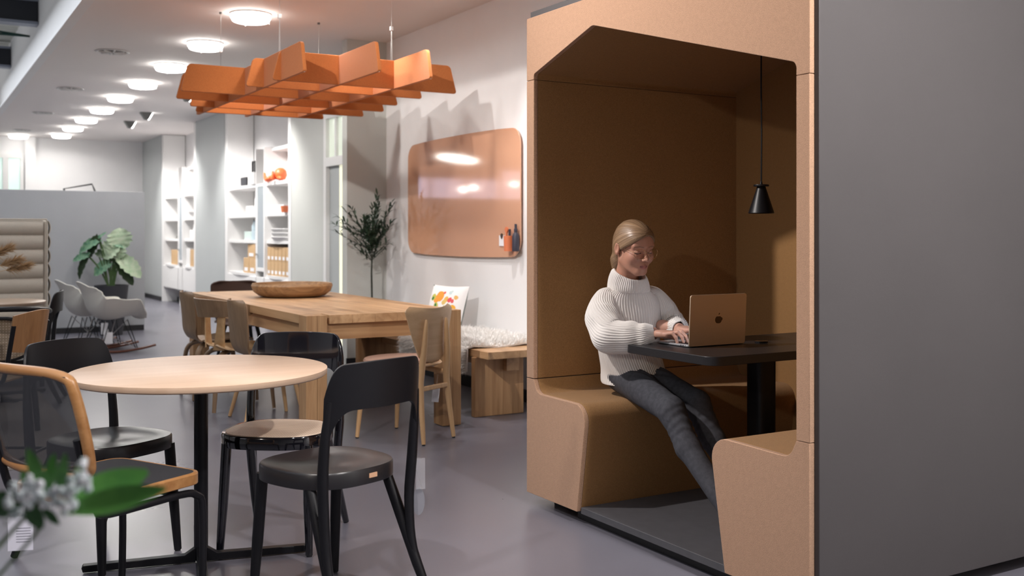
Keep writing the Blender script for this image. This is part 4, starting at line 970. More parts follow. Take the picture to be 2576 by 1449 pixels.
# rocking shell chairs
def rocker(lb, loc, rz):
    t = thing('rocking_chair', lb, 'chair', loc, rz, 'cream shell rocking chairs')
    def sh(u, v):
        P_ = [(.31, .335), (.27, .375), (.15, .37), (0, .345), (-.12, .36), (-.20, .43), (-.245, .53), (-.285, .64), (-.345, .755)]
        f_ = v*(len(P_)-1); i = min(int(f_), len(P_)-2); q = f_-i
        p0, p1, p2, p3 = [Vector(P_[max(0, min(len(P_)-1, j))]) for j in (i-1, i, i+1, i+2)]
        p = 0.5*((2*p1)+(-p0+p2)*q+(2*p0-5*p1+4*p2-p3)*q*q+(-p0+3*p1-3*p2+p3)*q**3)
        a_ = (u-.5)*2
        keys = [(0, .02, .19), (.10, .05, .25), (.22, .19, .30), (.45, .235, .315), (.62, .175, .30), (.75, .105, .27), (.88, .045, .225), (1.0, .0, .15)]
        for k in range(len(keys)-1):
            if keys[k][0] <= v <= keys[k+1][0]:
                w_ = (v-keys[k][0])/(keys[k+1][0]-keys[k][0]); w_ = w_*w_*(3-2*w_)
                H = keys[k][1]+(keys[k+1][1]-keys[k][1])*w_; W_ = keys[k][2]+(keys[k+1][2]-keys[k][2])*w_
        z = p.y+H*abs(a_)**2.6; x = a_*W_*(1-.10*(1-abs(a_)))
        y = p.x+(.06 if v > .55 else 0)*a_*a_*min(1, (v-.55)/.2) if v > .55 else p.x
        if v > .85: z -= .05*abs(a_)**2*(v-.85)/.15
        return (x, y, z)
    obj('shell', MB().shell(sh, 28, 44, .007), M['shell'], t)
    obj('shell_rim', MB().tube([sh(1, k/30) for k in range(31)]+[sh(1-k/10, 1) for k in range(1, 10)]+[sh(0, 1-k/30) for k in range(31)], .006, 6), M['shell'], t)
    wr = MB(); tops = {}
    for sx in (-1, 1):
        for sy in (-1, 1):
            T_ = Vector((sx*.16, sy*.12, .345)); Bm = Vector((sx*.225, sy*.20, .045))
            obj('wire_leg', MB().tube([T_, Bm], .005, 6).tube([T_+Vector((0, -sy*.05, 0)), Bm+Vector((0, -sy*.02, 0))], .005, 6), M['black'], t)
            obj('wire_brace', MB().tube([T_, (0, 0, .16), (-sx*.0, 0, .15)], .004, 6).tube([(0, 0, .16), Bm], .004, 6), M['wire'], t)
        rk = [(sx*.225, -.36, .070), (sx*.225, -.22, .034), (sx*.225, 0, .014), (sx*.225, .22, .030), (sx*.225, .40, .060)]
        obj('rocker', MB().tube(rk, .013, 8, sm=6), M['rust'], t)
    return t
rocker('cream shell rocking chair on rust brown rockers, nearer of the pair', (1.90, 11.72, 0), R(-78))
rocker('cream shell rocking chair on rust brown rockers, further of the pair', (1.76, 12.30, 0), R(-78))
tg = thing('price_tag', 'pale price tags hanging below the nearer rocking chair', 'tag', (1.85, 11.55, .20))
obj('paper', MB().box(-.045, .045, -.001, .001, -.10, .02), M['label'], tg); obj('paper', MB().box(-.07, .0, .01, .012, .0, .12), M['label'], tg)

# big potted plant
t = thing('potted_plant', 'big leafed green plant in a dark planter before the grey partition', 'plant', (2.22, 13.62, 0))
obj('planter', MB().lathe([(0, 0), (.13, 0), (.20, .60), (.205, .62), (.185, .62), (.18, .55), (0, .55)], 40), M['pot'], t)
# leaves placed around the stem cluster (x right of camera, z up), metres from the pot rim centre
def biglf(L_, W_, seed, curl=.25):
    rg = random.Random(seed); n = 12; mb_ = MB(); rows = []
    for i in range(n+1):
        a = i/n; w_ = W_*.88*(math.sin(math.pi*(.12+.88*a))**.6)*(1+.14*math.sin(a*30+seed))
        if i == n: w_ = .01
        y = L_*a-.0; z = -curl*L_*a*a
        back = -.14*L_*(1-a)**3
        rows.append([(w_/2*s_, y+back*abs(s_)*1.0, z+.16*w_*abs(s_)**2-.02*math.cos(a*26+seed)*abs(s_)*W_) for s_ in (-1, -.66, -.33, 0, .33, .66, 1)])
    vs = [p for r_ in rows for p in r_]; fs = []
    for i in range(n):
        for j in range(6): a = i*7+j; fs.append((a, a+1, a+8, a+7))
    return mb_.add(vs, fs)
ca, sa = math.cos(R(30.44)), math.sin(R(30.44))
def lf2(name, m, bx, bz, dx, dz, dep, L_, W_, roll, seed, par, stemfrom=(0, 0)):
    """bx,bz leaf base right/up; dx,dz leaf direction in the upright plane; dep = depth lean towards the viewer"""
    right = Vector((ca, -sa, 0)); fwd = Vector((sa, ca, 0))
    d = (right*dx+Vector((0, 0, dz))-fwd*dep).normalized()
    nrm = (-fwd+Vector((0, 0, .6))+right*roll); nrm = (nrm-d*nrm.dot(d)).normalized(); xx = d.cross(nrm)
    base = right*bx+Vector((0, 0, bz))
    mt = Matrix(((xx.x, d.x, nrm.x, base.x), (xx.y, d.y, nrm.y, base.y), (xx.z, d.z, nrm.z, base.z), (0, 0, 0, 1)))
    lm = biglf(L_, W_, seed); q = MB(); q.add([mt @ Vector(p) for p in lm.v], lm.f)
    l_ = obj(name, q, m, par, smooth=60)
    s0 = right*stemfrom[0]+Vector((0, 0, .56)); mid = (s0+base)/2+Vector((0, 0, .05))
    obj('leaf_stalk', MB().tube([s0, mid, base], .009, 6, sm=4), M['stem'], l_)
# (px,py) of leaf base -> metres: 1 px = .0051 m ; pot rim centre at px 272, py 722 (z .62)
K = .0050
def P(px, py): return ((px-272)*K, .62+(722-py)*K)
for i, (m_, bp, tp, W_, roll, dep) in enumerate((
    ('leaf_pale', (296, 622), (292, 586), .34, .1, .25), ('leaf_pale', (285, 622), (256, 648), .30, 0, .5), ('leaf_blue', (280, 615), (306, 622), .14, .2, .1), ('leaf_pale', (290, 625), (284, 652), .28, .2, .4),
    ('leaf_blue', (243, 608), (190, 632), .17, -.2, .1), ('leaf_dark', (240, 606), (212, 645), .20, -.2, .0), ('leaf_dark', (236, 640), (254, 648), .12, 0, .1), ('leaf_blue', (215, 648), (178, 655), .12, -.2, .1),
    ('leaf_dark', (214, 650), (184, 698), .15, -.4, .1), ('leaf_blue', (268, 666), (232, 690), .19, 0, .5), ('leaf_pale', (296, 656), (342, 692), .23, .4, .2), ('leaf_dark', (285, 658), (323, 712), .17, .3, .0), ('leaf_blue', (240, 605), (253, 592), .04, 0, 0), ('leaf_dark', (270, 660), (284, 652), .08, 0, 0))):
    b0 = P(*bp); e0 = P(*tp); L_ = math.hypot(e0[0]-b0[0], e0[1]-b0[1])*1.05+.02
    lf2('leaf', M[m_], b0[0], b0[1], e0[0]-b0[0], e0[1]-b0[1], dep*.1, L_, W_, roll, i*1.7, t, (-.03+.012*(i % 6), 0))
lf_ = None

# ------------------------------------------------------------------ blurred bouquet right in front of the lens (lower left)
t = thing('side_stool', 'small stool out of view below the bouquet', 'stool', (-.10, 1.25, 0))
obj('seat', MB().lathe([(0, .56), (.16, .56), (.165, .575), (.16, .59), (0, .59)], 32), M['honey'], t)
for k in range(3):
    a_ = k*2.09+.4; obj('leg', MB().tube([(.10*math.cos(a_), .10*math.sin(a_), .565), (.15*math.cos(a_), .15*math.sin(a_), .005)], .014, 8), M['honey'], t)
t = thing('flower_bouquet', 'out of focus green leaves with silvery white blossoms, lower left corner', 'bouquet', (-.10, 1.25, .592))
obj('vase', MB().lathe([(0, 0), (.05, 0), (.055, .06), (.04, .13), (.03, .16), (.035, .18), (.03, .18), (.025, .15)], 28), M['clear'], t)
def scr(px, py, F):
    L_ = (px-1288)/2600*F
    return Vector((F*sa+L_*ca, F*ca-L_*sa, HC-(py-588)/2600*F))-Vector((-.10, 1.25, .592))
stems = MB(); root_ = Vector((0, 0, .10))
hub = scr(100, 1260, 1.22)
stems.tube([root_, root_.lerp(hub, .5)+Vector((-.01, 0, .0)), hub], [.003, .003, .0025], 8, sm=4)
stems.tube([root_, scr(40, 1400, 1.2), scr(95, 1330, 1.2)], .0022, 8, sm=4)
obj('stalk', stems, M['stem'], t)
M['lf_f'] = mat('fresh_leaf', (.07, .24, .05), .4, color2=(.11, .32, .06), vscale=30)
M['lf_y'] = mat('yellow_green_leaf', (.28, .42, .11), .5)
M['lf_d'] = mat('deep_leaf', (.04, .12, .04), .5)
view = Vector((sa, ca, 0))
def sl(p0, p1, w_, m_, F=1.2, F2=None, cw=0):
    A = scr(p0[0], p0[1], F); B = scr(p1[0], p1[1], F2 or F); d = (B-A); L_ = d.length; d.normalize()
    nrm = (-view+Vector((0, 0, .5))); nrm = (nrm-d*nrm.dot(d)).normalized(); xx = d.cross(nrm)
    mt = Matrix(((xx.x, d.x, nrm.x, A.x), (xx.y, d.y, nrm.y, A.y), (xx.z, d.z, nrm.z, A.z), (0, 0, 0, 1)))
    lm = leafmesh(L_, w_, -.05, 8); q = MB(); q.add([mt @ Vector(p) for p in lm.v], lm.f); obj('leaf', q, M[m_], t, smooth=60)
sl((112, 1240), (72, 1128), .020, 'lf_f'); sl((118, 1240), (140, 1140), .018, 'lf_f', 1.22); sl((150, 1240), (168, 1140), .017, 'lf_f', 1.2)
sl((180, 1240), (212, 1155), .015, 'lf_y', 1.25); sl((165, 1278), (372, 1190), .050, 'lf_f', 1.2, 1.25); sl((170, 1285), (420, 1232), .034, 'lf_f', 1.18, 1.2)
sl((150, 1290), (300, 1275), .012, 'lf_y', 1.2); sl((70, 1270), (108, 1330), .022, 'lf_d', 1.18); sl((60, 1260), (-20, 1290), .03, 'lf_d', 1.2); sl((95, 1250), (55, 1185), .02, 'lf_f', 1.25); sl((40, 1270), (-10, 1240), .02, 'lf_d', 1.2)
sl((150, 1260), (235, 1290), .014, 'lf_f', 1.22); sl((110, 1280), (150, 1320), .012, 'lf_d', 1.2)
M['bloss'] = mat('silver_blossom', (.42, .52, .52), .5, color2=(.74, .78, .82), vscale=90)
M['bloss_w'] = mat('white_blossom', (.85, .87, .92), .4)
rg = random.Random(4)
for k in range(170):
    u_ = rg.random(); px = 18+u_*168+rg.gauss(0, 8); py = 1262-18*math.sin(u_*3.1)+rg.gauss(0, 20); F = rg.uniform(1.16, 1.24); r_ = rg.uniform(.0026, .0055)
    if k > 145: px, py = 205+rg.gauss(0, 9), 1205+rg.gauss(0, 18)
    if k == 169: px, py = 340, 1232
    c_ = scr(px, py, F); m_ = M['bloss_w'] if k % 4 == 0 else M['bloss']
    q = MB().lathe([(0, -r_), (r_*.75, -r_*.7), (r_, 0), (r_*.75, r_*.7), (0, r_)], 8, tuple(c_))
    obj('blossom', q, m_, t)

# ------------------------------------------------------------------ the seated woman
F32 = np.float32
def sd_ell(P, c, r):
    q = P-np.array(c, F32); r = np.array(r, F32); k0 = np.sqrt(((q/r)**2).sum(-1)); k1 = np.sqrt(((q/(r*r))**2).sum(-1))+1e-9
    return k0*(k0-1)/k1
def sd_sph(P, c, r): return np.sqrt(((P-np.array(c, F32))**2).sum(-1))-r
def sd_cap(P, a, b, r0, r1):
    a = np.array(a, F32); b = np.array(b, F32); ab = b-a; t_ = np.clip(((P-a)@ab)/float(ab@ab), 0, 1)
    return np.sqrt(((P-a-t_[..., None]*ab)**2).sum(-1))-(r0+(r1-r0)*t_)
def smin(a, b, k): h = np.clip(.5+.5*(b-a)/k, 0, 1); return b+(a-b)*h-k*h*(1-h)
def smax(a, b, k): return -smin(-a, -b, k)
def surf(fn, lo, hi, h):
    lo = np.array(lo, float); hi = np.array(hi, float); n = np.ceil((hi-lo)/h).astype(int)+1
    ax = [lo[i]+np.arange(n[i])*h for i in range(3)]
    G = np.stack(np.meshgrid(*ax, indexing='ij'), -1).astype(F32); D = fn(G)
    S = D < 0
    # surface nets
    c = np.zeros(tuple(n-1), int)
    for dx in (0, 1):
        for dy in (0, 1):
            for dz in (0, 1): c += S[dx:n[0]-1+dx, dy:n[1]-1+dy, dz:n[2]-1+dz]
    act = (c > 0) & (c < 8); idx = -np.ones(tuple(n-1), int); I = np.argwhere(act); idx[act] = np.arange(len(I))
    acc = np.zeros((len(I), 3)); cnt = np.zeros(len(I))
    cor = [(a, b, d) for a in (0, 1) for b in (0, 1) for d in (0, 1)]
    for i, a in enumerate(cor):
        for b in cor[i+1:]:
            if sum(abs(a[k]-b[k]) for k in range(3)) != 1: continue
            da = D[I[:, 0]+a[0], I[:, 1]+a[1], I[:, 2]+a[2]]; db = D[I[:, 0]+b[0], I[:, 1]+b[1], I[:, 2]+b[2]]
            m_ = (da < 0) != (db < 0); t_ = np.where(m_, da/(da-db+1e-12), 0)
            p = np.array(a)[None]+t_[:, None]*(np.array(b)-np.array(a))[None]; acc[m_] += p[m_]; cnt[m_] += 1
    V = lo+(I+acc/cnt[:, None])*h; F = []
    for ax_ in range(3):
        sl0 = [slice(None)]*3; sl1 = [slice(None)]*3; sl0[ax_] = slice(0, n[ax_]-1); sl1[ax_] = slice(1, n[ax_])
        cr = S[tuple(sl0)] != S[tuple(sl1)]; E_ = np.argwhere(cr)
        o1, o2 = [(1, 2), (2, 0), (0, 1)][ax_]
        ok = (E_[:, o1] > 0) & (E_[:, o2] > 0) & (E_[:, o1] < n[o1]-1) & (E_[:, o2] < n[o2]-1); E_ = E_[ok]
        ins = S[E_[:, 0], E_[:, 1], E_[:, 2]]
        q = []
        for (u, v) in ((0, 0), (1, 0), (1, 1), (0, 1)):
            e = E_.copy(); e[:, o1] -= u; e[:, o2] -= v; q.append(idx[e[:, 0], e[:, 1], e[:, 2]])
        q = np.stack(q, 1); q[~ins] = q[~ins][:, ::-1]; F.append(q)
    return V, np.concatenate(F)[:, ::-1]
def npobj(name, V, F, m_, parent, cols=None, smooth=True):
    me = bpy.data.meshes.new(name); me.from_pydata(V.tolist(), [], F.tolist()); me.update()
    if cols is not None:
        a = me.color_attributes.new('Col', 'FLOAT_COLOR', 'POINT'); cc = np.ones((len(V), 4), F32); cc[:, :3] = cols; a.data.foreach_set('color', cc.ravel())
    if smooth: me.shade_smooth()
    me.materials.append(m_); o = bpy.data.objects.new(name, me); COL.objects.link(o); o.parent = parent; return o
def colmat(name, rough, sss=0, spec=.4, bump=0):
    m = mat(name, (1, 1, 1), rough, spec=spec, sss=sss, bump=bump, bscale=700); nt = m.node_tree; a = nt.nodes.new('ShaderNodeVertexColor'); a.layer_name = 'Col'
    nt.links.new(a.outputs[0], nt.nodes['Principled BSDF'].inputs['Base Color']); return m
PO = Vector((2.87, 3.80, .52))
per = thing('person', 'woman in white ribbed turtleneck, grey jeans and round glasses typing in the booth', 'person', tuple(PO))
PO_ = np.array(PO)
# --- head, local: face towards -y, eyes at z = 0
def head(P):
    x = np.abs(P[..., 0]); Q = P.copy(); Q[..., 0] = x
    d = sd_ell(Q, (0, .012, .030), (.073, .094, .085))
    d = smin(d, sd_ell(Q, (0, -.024, -.034), (.059, .060, .078)), .030)
    d = smin(d, sd_ell(Q, (0, -.042, .045), (.056, .050, .050)), .03)
    d = smin(d, sd_cap(Q, (.046, .004, -.052), (.016, -.064, -.094), .020, .018), .028)
    d = smin(d, sd_ell(Q, (0, -.076, -.094), (.018, .014, .014)), .018)
    d = smin(d, sd_sph(Q, (.036, -.060, -.030), .027), .025)
    d = smin(d, sd_cap(Q, (0, -.084, .025), (.046, -.074, .025), .007, .006), .022)
    d = smin(d, sd_cap(Q, (0, .024, -.05), (0, .050, -.22), .050, .054), .03)
    d = smin(d, sd_ell(Q, (0, -.074, -.064), (.026, .022, .024)), .018)
    d = smax(d, -sd_ell(Q, (.031, -.1045, .001), (.016, .015, .0115)), .014)
    d = smin(d, sd_ell(Q, (.031, -.077, -.0005), (.0145, .0125, .0105)), .004)
    d = smin(d, sd_cap(Q, (0, -.090, .008), (0, -.1115, -.030), .0060, .0090), .010)
    d = smin(d, sd_ell(Q, (.0095, -.100, -.0345), (.0075, .0095, .0065)), .006)
    d = smax(d, -sd_sph(Q, (.0065, -.1055, -.0425), .0030), .003)
    d = smin(d, sd_cap(Q, (.000, -.0965, -.0595), (.0155, -.0900, -.0635), .0048, .0025), .004)
    d = smin(d, sd_cap(Q, (.000, -.0955, -.0705), (.014, -.0890, -.0675), .0058, .003), .004)
    d = smax(d, -sd_cap(Q, (0, -.1015, -.0652), (.018, -.0925, -.0648), .0016, .0012), .0025)
    e = sd_ell(Q, (.0785, .016+0, -.006), (.0085, .018, .030)); e = smax(e, -sd_ell(Q, (.086, .010, -.001), (.006, .010, .019)), .004)
    d = smin(d, e, .006)
    return d
hV, hF = surf(head, (-.096, -.13, -.175), (.096, .125, .125), .0021)
def near(V, a, b): a = np.array(a); b = np.array(b); ab = b-a; t_ = np.clip(((V-a)@ab)/(ab@ab), 0, 1); return np.linalg.norm(V-a-t_[:, None]*ab, axis=1)
SK = np.array((.52, .265, .185)); VA = hV.copy(); VA[:, 0] = np.abs(VA[:, 0]); cols = np.tile(SK, (len(hV), 1))
def paint(mask, c): cols[:] = cols*(1-mask[:, None])+np.array(c)*mask[:, None]
def sm_(d, r, s): return np.clip((r+s-d)/s, 0, 1)
paint(.55*sm_(near(VA, (.046, -.066, -.030), (.040, -.060, -.034)), .010, .020), (.50, .235, .175))
paint(sm_(near(VA, (0, -.099, -.0605), (.0150, -.0915, -.0635)), .0040, .0018)*(VA[:, 2] < -.0575), (.42, .165, .14))
paint(sm_(near(VA, (0, -.099, -.0705), (.014, -.090, -.0675)), .0055, .0018)*(VA[:, 2] < -.0625), (.46, .185, .16))
paint(sm_(near(VA, (0, -.1035, -.0652), (.018, -.0920, -.0648)), .0020, .0012), (.22, .08, .07))
for a_, b_ in (((.014, -.097, .0235), (.031, -.093, .0265)), ((.031, -.093, .0265), (.050, -.080, .0215))): paint(.62*sm_(near(VA, a_, b_), .0022, .0018), (.22, .125, .08))
for a_, b_ in (((.0185, -.086, -.0045), (.031, -.0895, -.0075)), ((.031, -.0895, -.0075), (.0445, -.0800, -.0050))): paint(sm_(near(VA, a_, b_), .0019, .0012), (.035, .022, .018))
paint(.9*sm_(near(VA, (.0275, -.0905, -.0090), (.0335, -.0895, -.0090)), .0030, .0012), (.035, .03, .03))
HM = Matrix.Translation(Vector((2.832, 3.735, 1.198))-PO) @ Matrix.Rotation(R(-4), 4, 'Z') @ Matrix.Rotation(R(13), 4, 'X') @ Matrix.Rotation(R(-2), 4, 'Y')
def xf(V, M4): A = np.array(M4); return V@A[:3, :3].T+A[:3, 3]
# --- hands
def hand(W, d, s, thumb):
    W = np.array(W)-PO_; d = np.array(d)/np.linalg.norm(d); s = np.array(s)/np.linalg.norm(s); u = np.cross(d, s); u = u/np.linalg.norm(u); u = u*(1 if u[2] > 0 else -1)
    pts = []
    def q(a, b, c): return W+d*a+s*b+u*c
    caps = [(q(-.10, 0, .0), q(.0, 0, .004), .031, .0235), (q(0, 0, .002), q(.045, .012, .006), .021, .018), (q(0, -.004, .002), q(.045, -.018, .004), .020, .017),
            (q(.03, .022, .006), q(.078, .026, .006), .015, .0125), (q(.03, .006, .008), q(.082, .008, .009), .015, .0125), (q(.03, -.010, .006), q(.078, -.010, .006), .015, .012), (q(.03, -.022, .002), q(.068, -.028, .001), .0145, .0115)]
    fing = [(.030, .080, 1.0), (.0085, .085, 1.08), (-.0125, .080, 1.0), (-.031, .070, .82)]
    fl = []
    for j, (b, a, L_) in enumerate(fing):
        lift = .006 if j in (1, 3) else .010
        p0 = q(a-.006, b*.92, .006); p1 = q(a+.036*L_, b*1.02, .006+lift); p2 = q(a+.056*L_, b*1.04, -.008+lift*.6); p3 = q(a+.064*L_, b*1.04, -.0255)
        fl.append([(p0, p1, .0088, .0078), (p1, p2, .0078, .0070), (p2, p3, .0070, .0060)])
    t0 = q(.012, thumb*.024, -.004); t1 = q(.042, thumb*.046, -.010); t2 = q(.066, thumb*.050, -.014); t3 = q(.085, thumb*.044, -.020)
    def fn(P):
        D = None
        for (a, b, r0, r1) in caps:
            c = sd_cap(P, a, b, r0, r1); c = c if D is None else smin(D, c, .012); D = c
        # flatten the palm
        hh = (P-W.astype(F32))@u.astype(F32); al = (P-W.astype(F32))@d.astype(F32)
        D = smax(D, np.where(al > .01, np.abs(hh-.003)-.0165, D-.02), .006)
        for f_ in fl:
            g = None
            for (a, b, r0, r1) in f_: c = sd_cap(P, a, b, r0, r1); g = c if g is None else smin(g, c, .004)
            D = smin(D, g, .0055)
        g = smin(smin(sd_cap(P, t0, t1, .014, .0105), sd_cap(P, t1, t2, .0100, .0090), .005), sd_cap(P, t2, t3, .0090, .0070), .004)
        return smin(D, g, .008)
    allp = [x for c in caps for x in c[:2]]+[x for f_ in fl for c in f_ for x in c[:2]]+[t1, t2, t3]
    lo = np.min(allp, 0)-.034; hi = np.max(allp, 0)+.034
    V, F = surf(fn, lo, hi, .0023); return V, F, q
rh = hand((2.822, 3.580, .822), (.47, -.86, -.02), (.86, .47, .0), 1)
lh = hand((2.985, 3.610, .832), (.10, -.99, -.06), (-.99, -.10, 0), 1)
# torso, neck and arms of the body (inside the sweater)
rs, re, rw = [np.array(p)-PO_ for p in ((2.742, 3.835, .960), (2.690, 3.745, .800), (2.822, 3.580, .822))]
ls, le, lw = [np.array(p)-PO_ for p in ((3.020, 3.825, .960), (3.075, 3.745, .815), (2.985, 3.610, .832))]
nk = np.array((2.855, 3.81, 1.04))-PO_
def torso(P):
    D = sd_ell(P, np.array((2.875, 3.845, .87))-PO_, (.115, .09, .15))
    D = smin(D, sd_ell(P, np.array((2.89, 3.845, .66))-PO_, (.09, .085, .09)), .04)
    D = smin(D, sd_cap(P, nk+np.array((0, .03, -.08)), nk+np.array((0, 0, .04)), .06, .050), .03)
    for a, b, c in ((rs, re, rw), (ls, le, lw)):
        D = smin(D, sd_cap(P, a, b, .048, .040), .03); D = smin(D, sd_cap(P, b, c, .038, .026), .01)
    return D
tV, tF = surf(torso, (-.26, -.26, -.02), (.28, .18, .60), .012)
parts = [(xf(hV, HM), hF, cols)]
for V, F in ((rh[0], rh[1]), (lh[0], lh[1])): parts.append((V, F, np.tile(np.array((.58, .32, .24)), (len(V), 1))))
parts.append((tV, tF, np.tile(SK, (len(tV), 1))))
Vs, Fs, Cs, off = [], [], [], 0
for V, F, C_ in parts: Vs.append(V); Fs.append(F+off); Cs.append(C_); off += len(V)
body = npobj('body', np.concatenate(Vs), np.concatenate(Fs), colmat('skin', .48, .12), per, np.concatenate(Cs))
# --- hair
def hair(P):
    Q = P.copy(); Q[..., 0] = np.abs(P[..., 0])
    o_ = sd_ell(Q, (0, .014, .032), (.073, .094, .085))
    o_ = smin(o_, sd_ell(Q, (0, -.042, .045), (.056, .050, .050)), .03)
    o_ = smin(o_, sd_ell(Q, (0, -.010, .0), (.070, .060, .050)), .03)
    o_ = smin(o_, sd_ell(Q, (0, .062, -.005), (.052, .046, .06)), .03)-.0075
    side = P[..., 0]
    n_ = np.array((0, .55, .835), F32); cut = (P-np.array((0, -.088, .071), F32))@n_
    cut = cut+.38*np.clip(np.abs(side-.012)-.012, 0, .06)
    h_ = smax(o_, -cut, .006)
    ear = sd_ell(Q, (.082, .010, -.012), (.014, .022, .030)); h_ = smax(h_, -ear, .004)
    tail = smin(sd_cap(P, (-.012, .070, -.02), (-.030, .075, -.075), .042, .032), sd_cap(P, (-.030, .075, -.075), (-.034, .070, -.15), .030, .020), .02)
    h_ = smin(h_, tail, .02)
    return h_
rV, rF = surf(hair, (-.10, -.10, -.175), (.10, .145, .14), .0026)
phi = np.arctan2(rV[:, 0]-.012, (rV-np.array((0, .02, .0)))@np.array((0, .60, .80)))+.35*rV[:, 1]/.1*0
nv = np.array([noise.noise(Vector((p*9, z*6, 0))) for p, z in zip(phi, rV[:, 1]+rV[:, 2])])
rg_ = np.sin(phi*30+nv*5)*.5+np.sin(phi*52+nv*7+1)*.3+nv*.5
nrmv = (rV-np.array((0, .02, .03))); nrmv /= np.linalg.norm(nrmv, axis=1)[:, None]
rV2 = rV+nrmv*(rg_*.0008)[:, None]
lo_, hi_ = np.array((.10, .055, .028)), np.array((.40, .26, .155))
k_ = np.clip(.52+.36*rg_, 0, 1)[:, None]
npobj('hair', xf(rV2, HM), rF, colmat('hair_strands', .38, spec=.6), per, lo_+(hi_-lo_)*k_)
# --- glasses
def hp(x, y, z): return tuple(HM @ Vector((x, y, z)))
gold = mat('gold_wire', (.75, .52, .30), .22, metal=1)
gl = MB()
for s_ in (-1, 1):
    ring = []
    for k in range(36):
        a_ = 2*math.pi*k/36; e_ = 2.5; cx_, sz_ = math.cos(a_), math.sin(a_)
        x = .0255*math.copysign(abs(cx_)**(2/e_), cx_); z = .0225*math.copysign(abs(sz_)**(2/e_), sz_); x *= 1+.12*(z/.022)
        ring.append(hp(s_*(.0345)+x, -.1085+.010*((s_*.0345+x)/.06)**2, -.006+z))
    gl.tube(ring, .00085, 6, closed=True)
    gl.tube([hp(s_*.062, -.097, .004), hp(s_*.072, -.085, .006), hp(s_*.079, -.03, .008), hp(s_*.081, .01, .012), hp(s_*.080, .028, -.004)], .0009, 6, sm=3)
gl.tube([hp(-.010, -.1085, .002), hp(0, -.113, .006), hp(.010, -.1085, .002)], .0009, 6, sm=4)
for s_ in (-1, 1): gl.tube([hp(s_*.0105, -.1085, -.002), hp(s_*.0105, -.103, -.008)], .0006, 5)
obj('glasses_frame', gl, gold, per)
obj('earring', MB().lathe([(0, -.0022), (.002, 0), (0, .0022)], 8, hp(-.0862, .014, -.034)), M['wire'], per)
qq = rh[2]; c0 = Vector(qq(.090, -.0125, .0085)); ax = Vector(qq(.10, -.0125, .010))-c0
obj('ring', MB().tube([c0+ax.orthogonal().normalized()*.0092*math.cos(2*math.pi*k/16)+ax.normalized().cross(ax.orthogonal().normalized())*.0092*math.sin(2*math.pi*k/16) for k in range(16)], .0010, 6, closed=True), M['wire'], per)
# --- sweater: ribs are geometry
M['knit'] = mat('white_knit', (.86, .825, .795), .9, bump=.25, bscale=450, sheen=.2)
def ribbed(path, rad, nrib, amp, nu, nv, upv=(0, -1, 0), fold=None, a0=0.0, fixT=None):
    """path: centres; rad: list of (rx, ry); smooth interpolated; ribs run lengthwise"""
    m = len(path)
    def cr(A, t_):
        f_ = t_*(m-1); i = min(int(f_), m-2); q = f_-i; g = lambda j: np.array(A[max(0, min(m-1, j))], float)
        p0, p1, p2, p3 = g(i-1), g(i), g(i+1), g(i+2); return .5*((2*p1)+(-p0+p2)*q+(2*p0-5*p1+4*p2-p3)*q*q+(-p0+3*p1-3*p2+p3)*q**3)
    V = []; 
    for j in range(nv+1):
        t_ = j/nv; c = cr(path, t_)-PO_; rr = cr(rad, t_); e = 1e-3
        T_ = cr(path, min(1, t_+e))-cr(path, max(0, t_-e)); T_ /= np.linalg.norm(T_)
        if fixT: T_ = np.array(fixT, float)
        X = np.array(upv, float); X = X-T_*X.dot(T_); X /= np.linalg.norm(X); Y = np.cross(T_, X)
        for k in range(nu):
            a = 2*math.pi*k/nu+a0; rb = amp*(abs(math.sin(a*nrib/2))**.7*2-1)
            fo = fold(t_, a) if fold else 0
            V.append(c+X*math.cos(a)*(rr[0]+rb+fo)+Y*math.sin(a)*(rr[1]+rb+fo))
    F = [(j*nu+k, j*nu+(k+1) % nu, (j+1)*nu+(k+1) % nu, (j+1)*nu+k) for j in range(nv) for k in range(nu)]
    return np.array(V), np.array(F)
def nz(a, b, c=0): return noise.noise(Vector((a, b, c)))
def tfold(t_, a): return .010*nz(math.cos(a)*1.6, math.sin(a)*1.6, t_*3)+.007*math.exp(-((t_-.16)/.10)**2)*math.sin(a*3+t_*14)
TV, TF = ribbed([(2.892, 3.80, .584), (2.892, 3.805, .574), (2.888, 3.81, .625), (2.870, 3.825, .72), (2.868, 3.83, .80), (2.872, 3.835, .88), (2.874, 3.835, .945), (2.868, 3.83, .985), (2.862, 3.82, 1.010), (2.858, 3.812, 1.03)],
    [(.143, .128), (.150, .134), (.148, .138), (.132, .142), (.130, .152), (.120, .166), (.104, .172), (.090, .142), (.076, .095), (.06, .064)], 78, .0022, 468, 90, fold=tfold, fixT=(0, 0, 1))
sw = npobj('sweater', TV, TF, M['knit'], per)
def sfold(t_, a): return .006*nz(math.cos(a)*1.5+7, math.sin(a)*1.5, t_*5)+.009*math.sin(t_*24+a*1.0)*math.exp(-((t_-.45)/.16)**2)*(math.cos(a) < .6)+.006*math.sin(t_*30+a)*math.exp(-((t_-.78)/.1)**2)
RV, RF = ribbed([(2.790, 3.832, .985), (2.755, 3.832, .962), (2.722, 3.815, .905), (2.702, 3.780, .850), (2.700, 3.725, .808), (2.728, 3.665, .803), (2.768, 3.622, .812), (2.800, 3.594, .820), (2.822, 3.578, .823)],
    [(.030, .040), (.058, .060), (.076, .074), (.080, .080), (.076, .074), (.070, .062), (.062, .054), (.045, .040), (.033, .029)], 40, .0022, 240, 90, (0, 0, 1), sfold)
npobj('sleeve', RV, RF, M['knit'], sw)
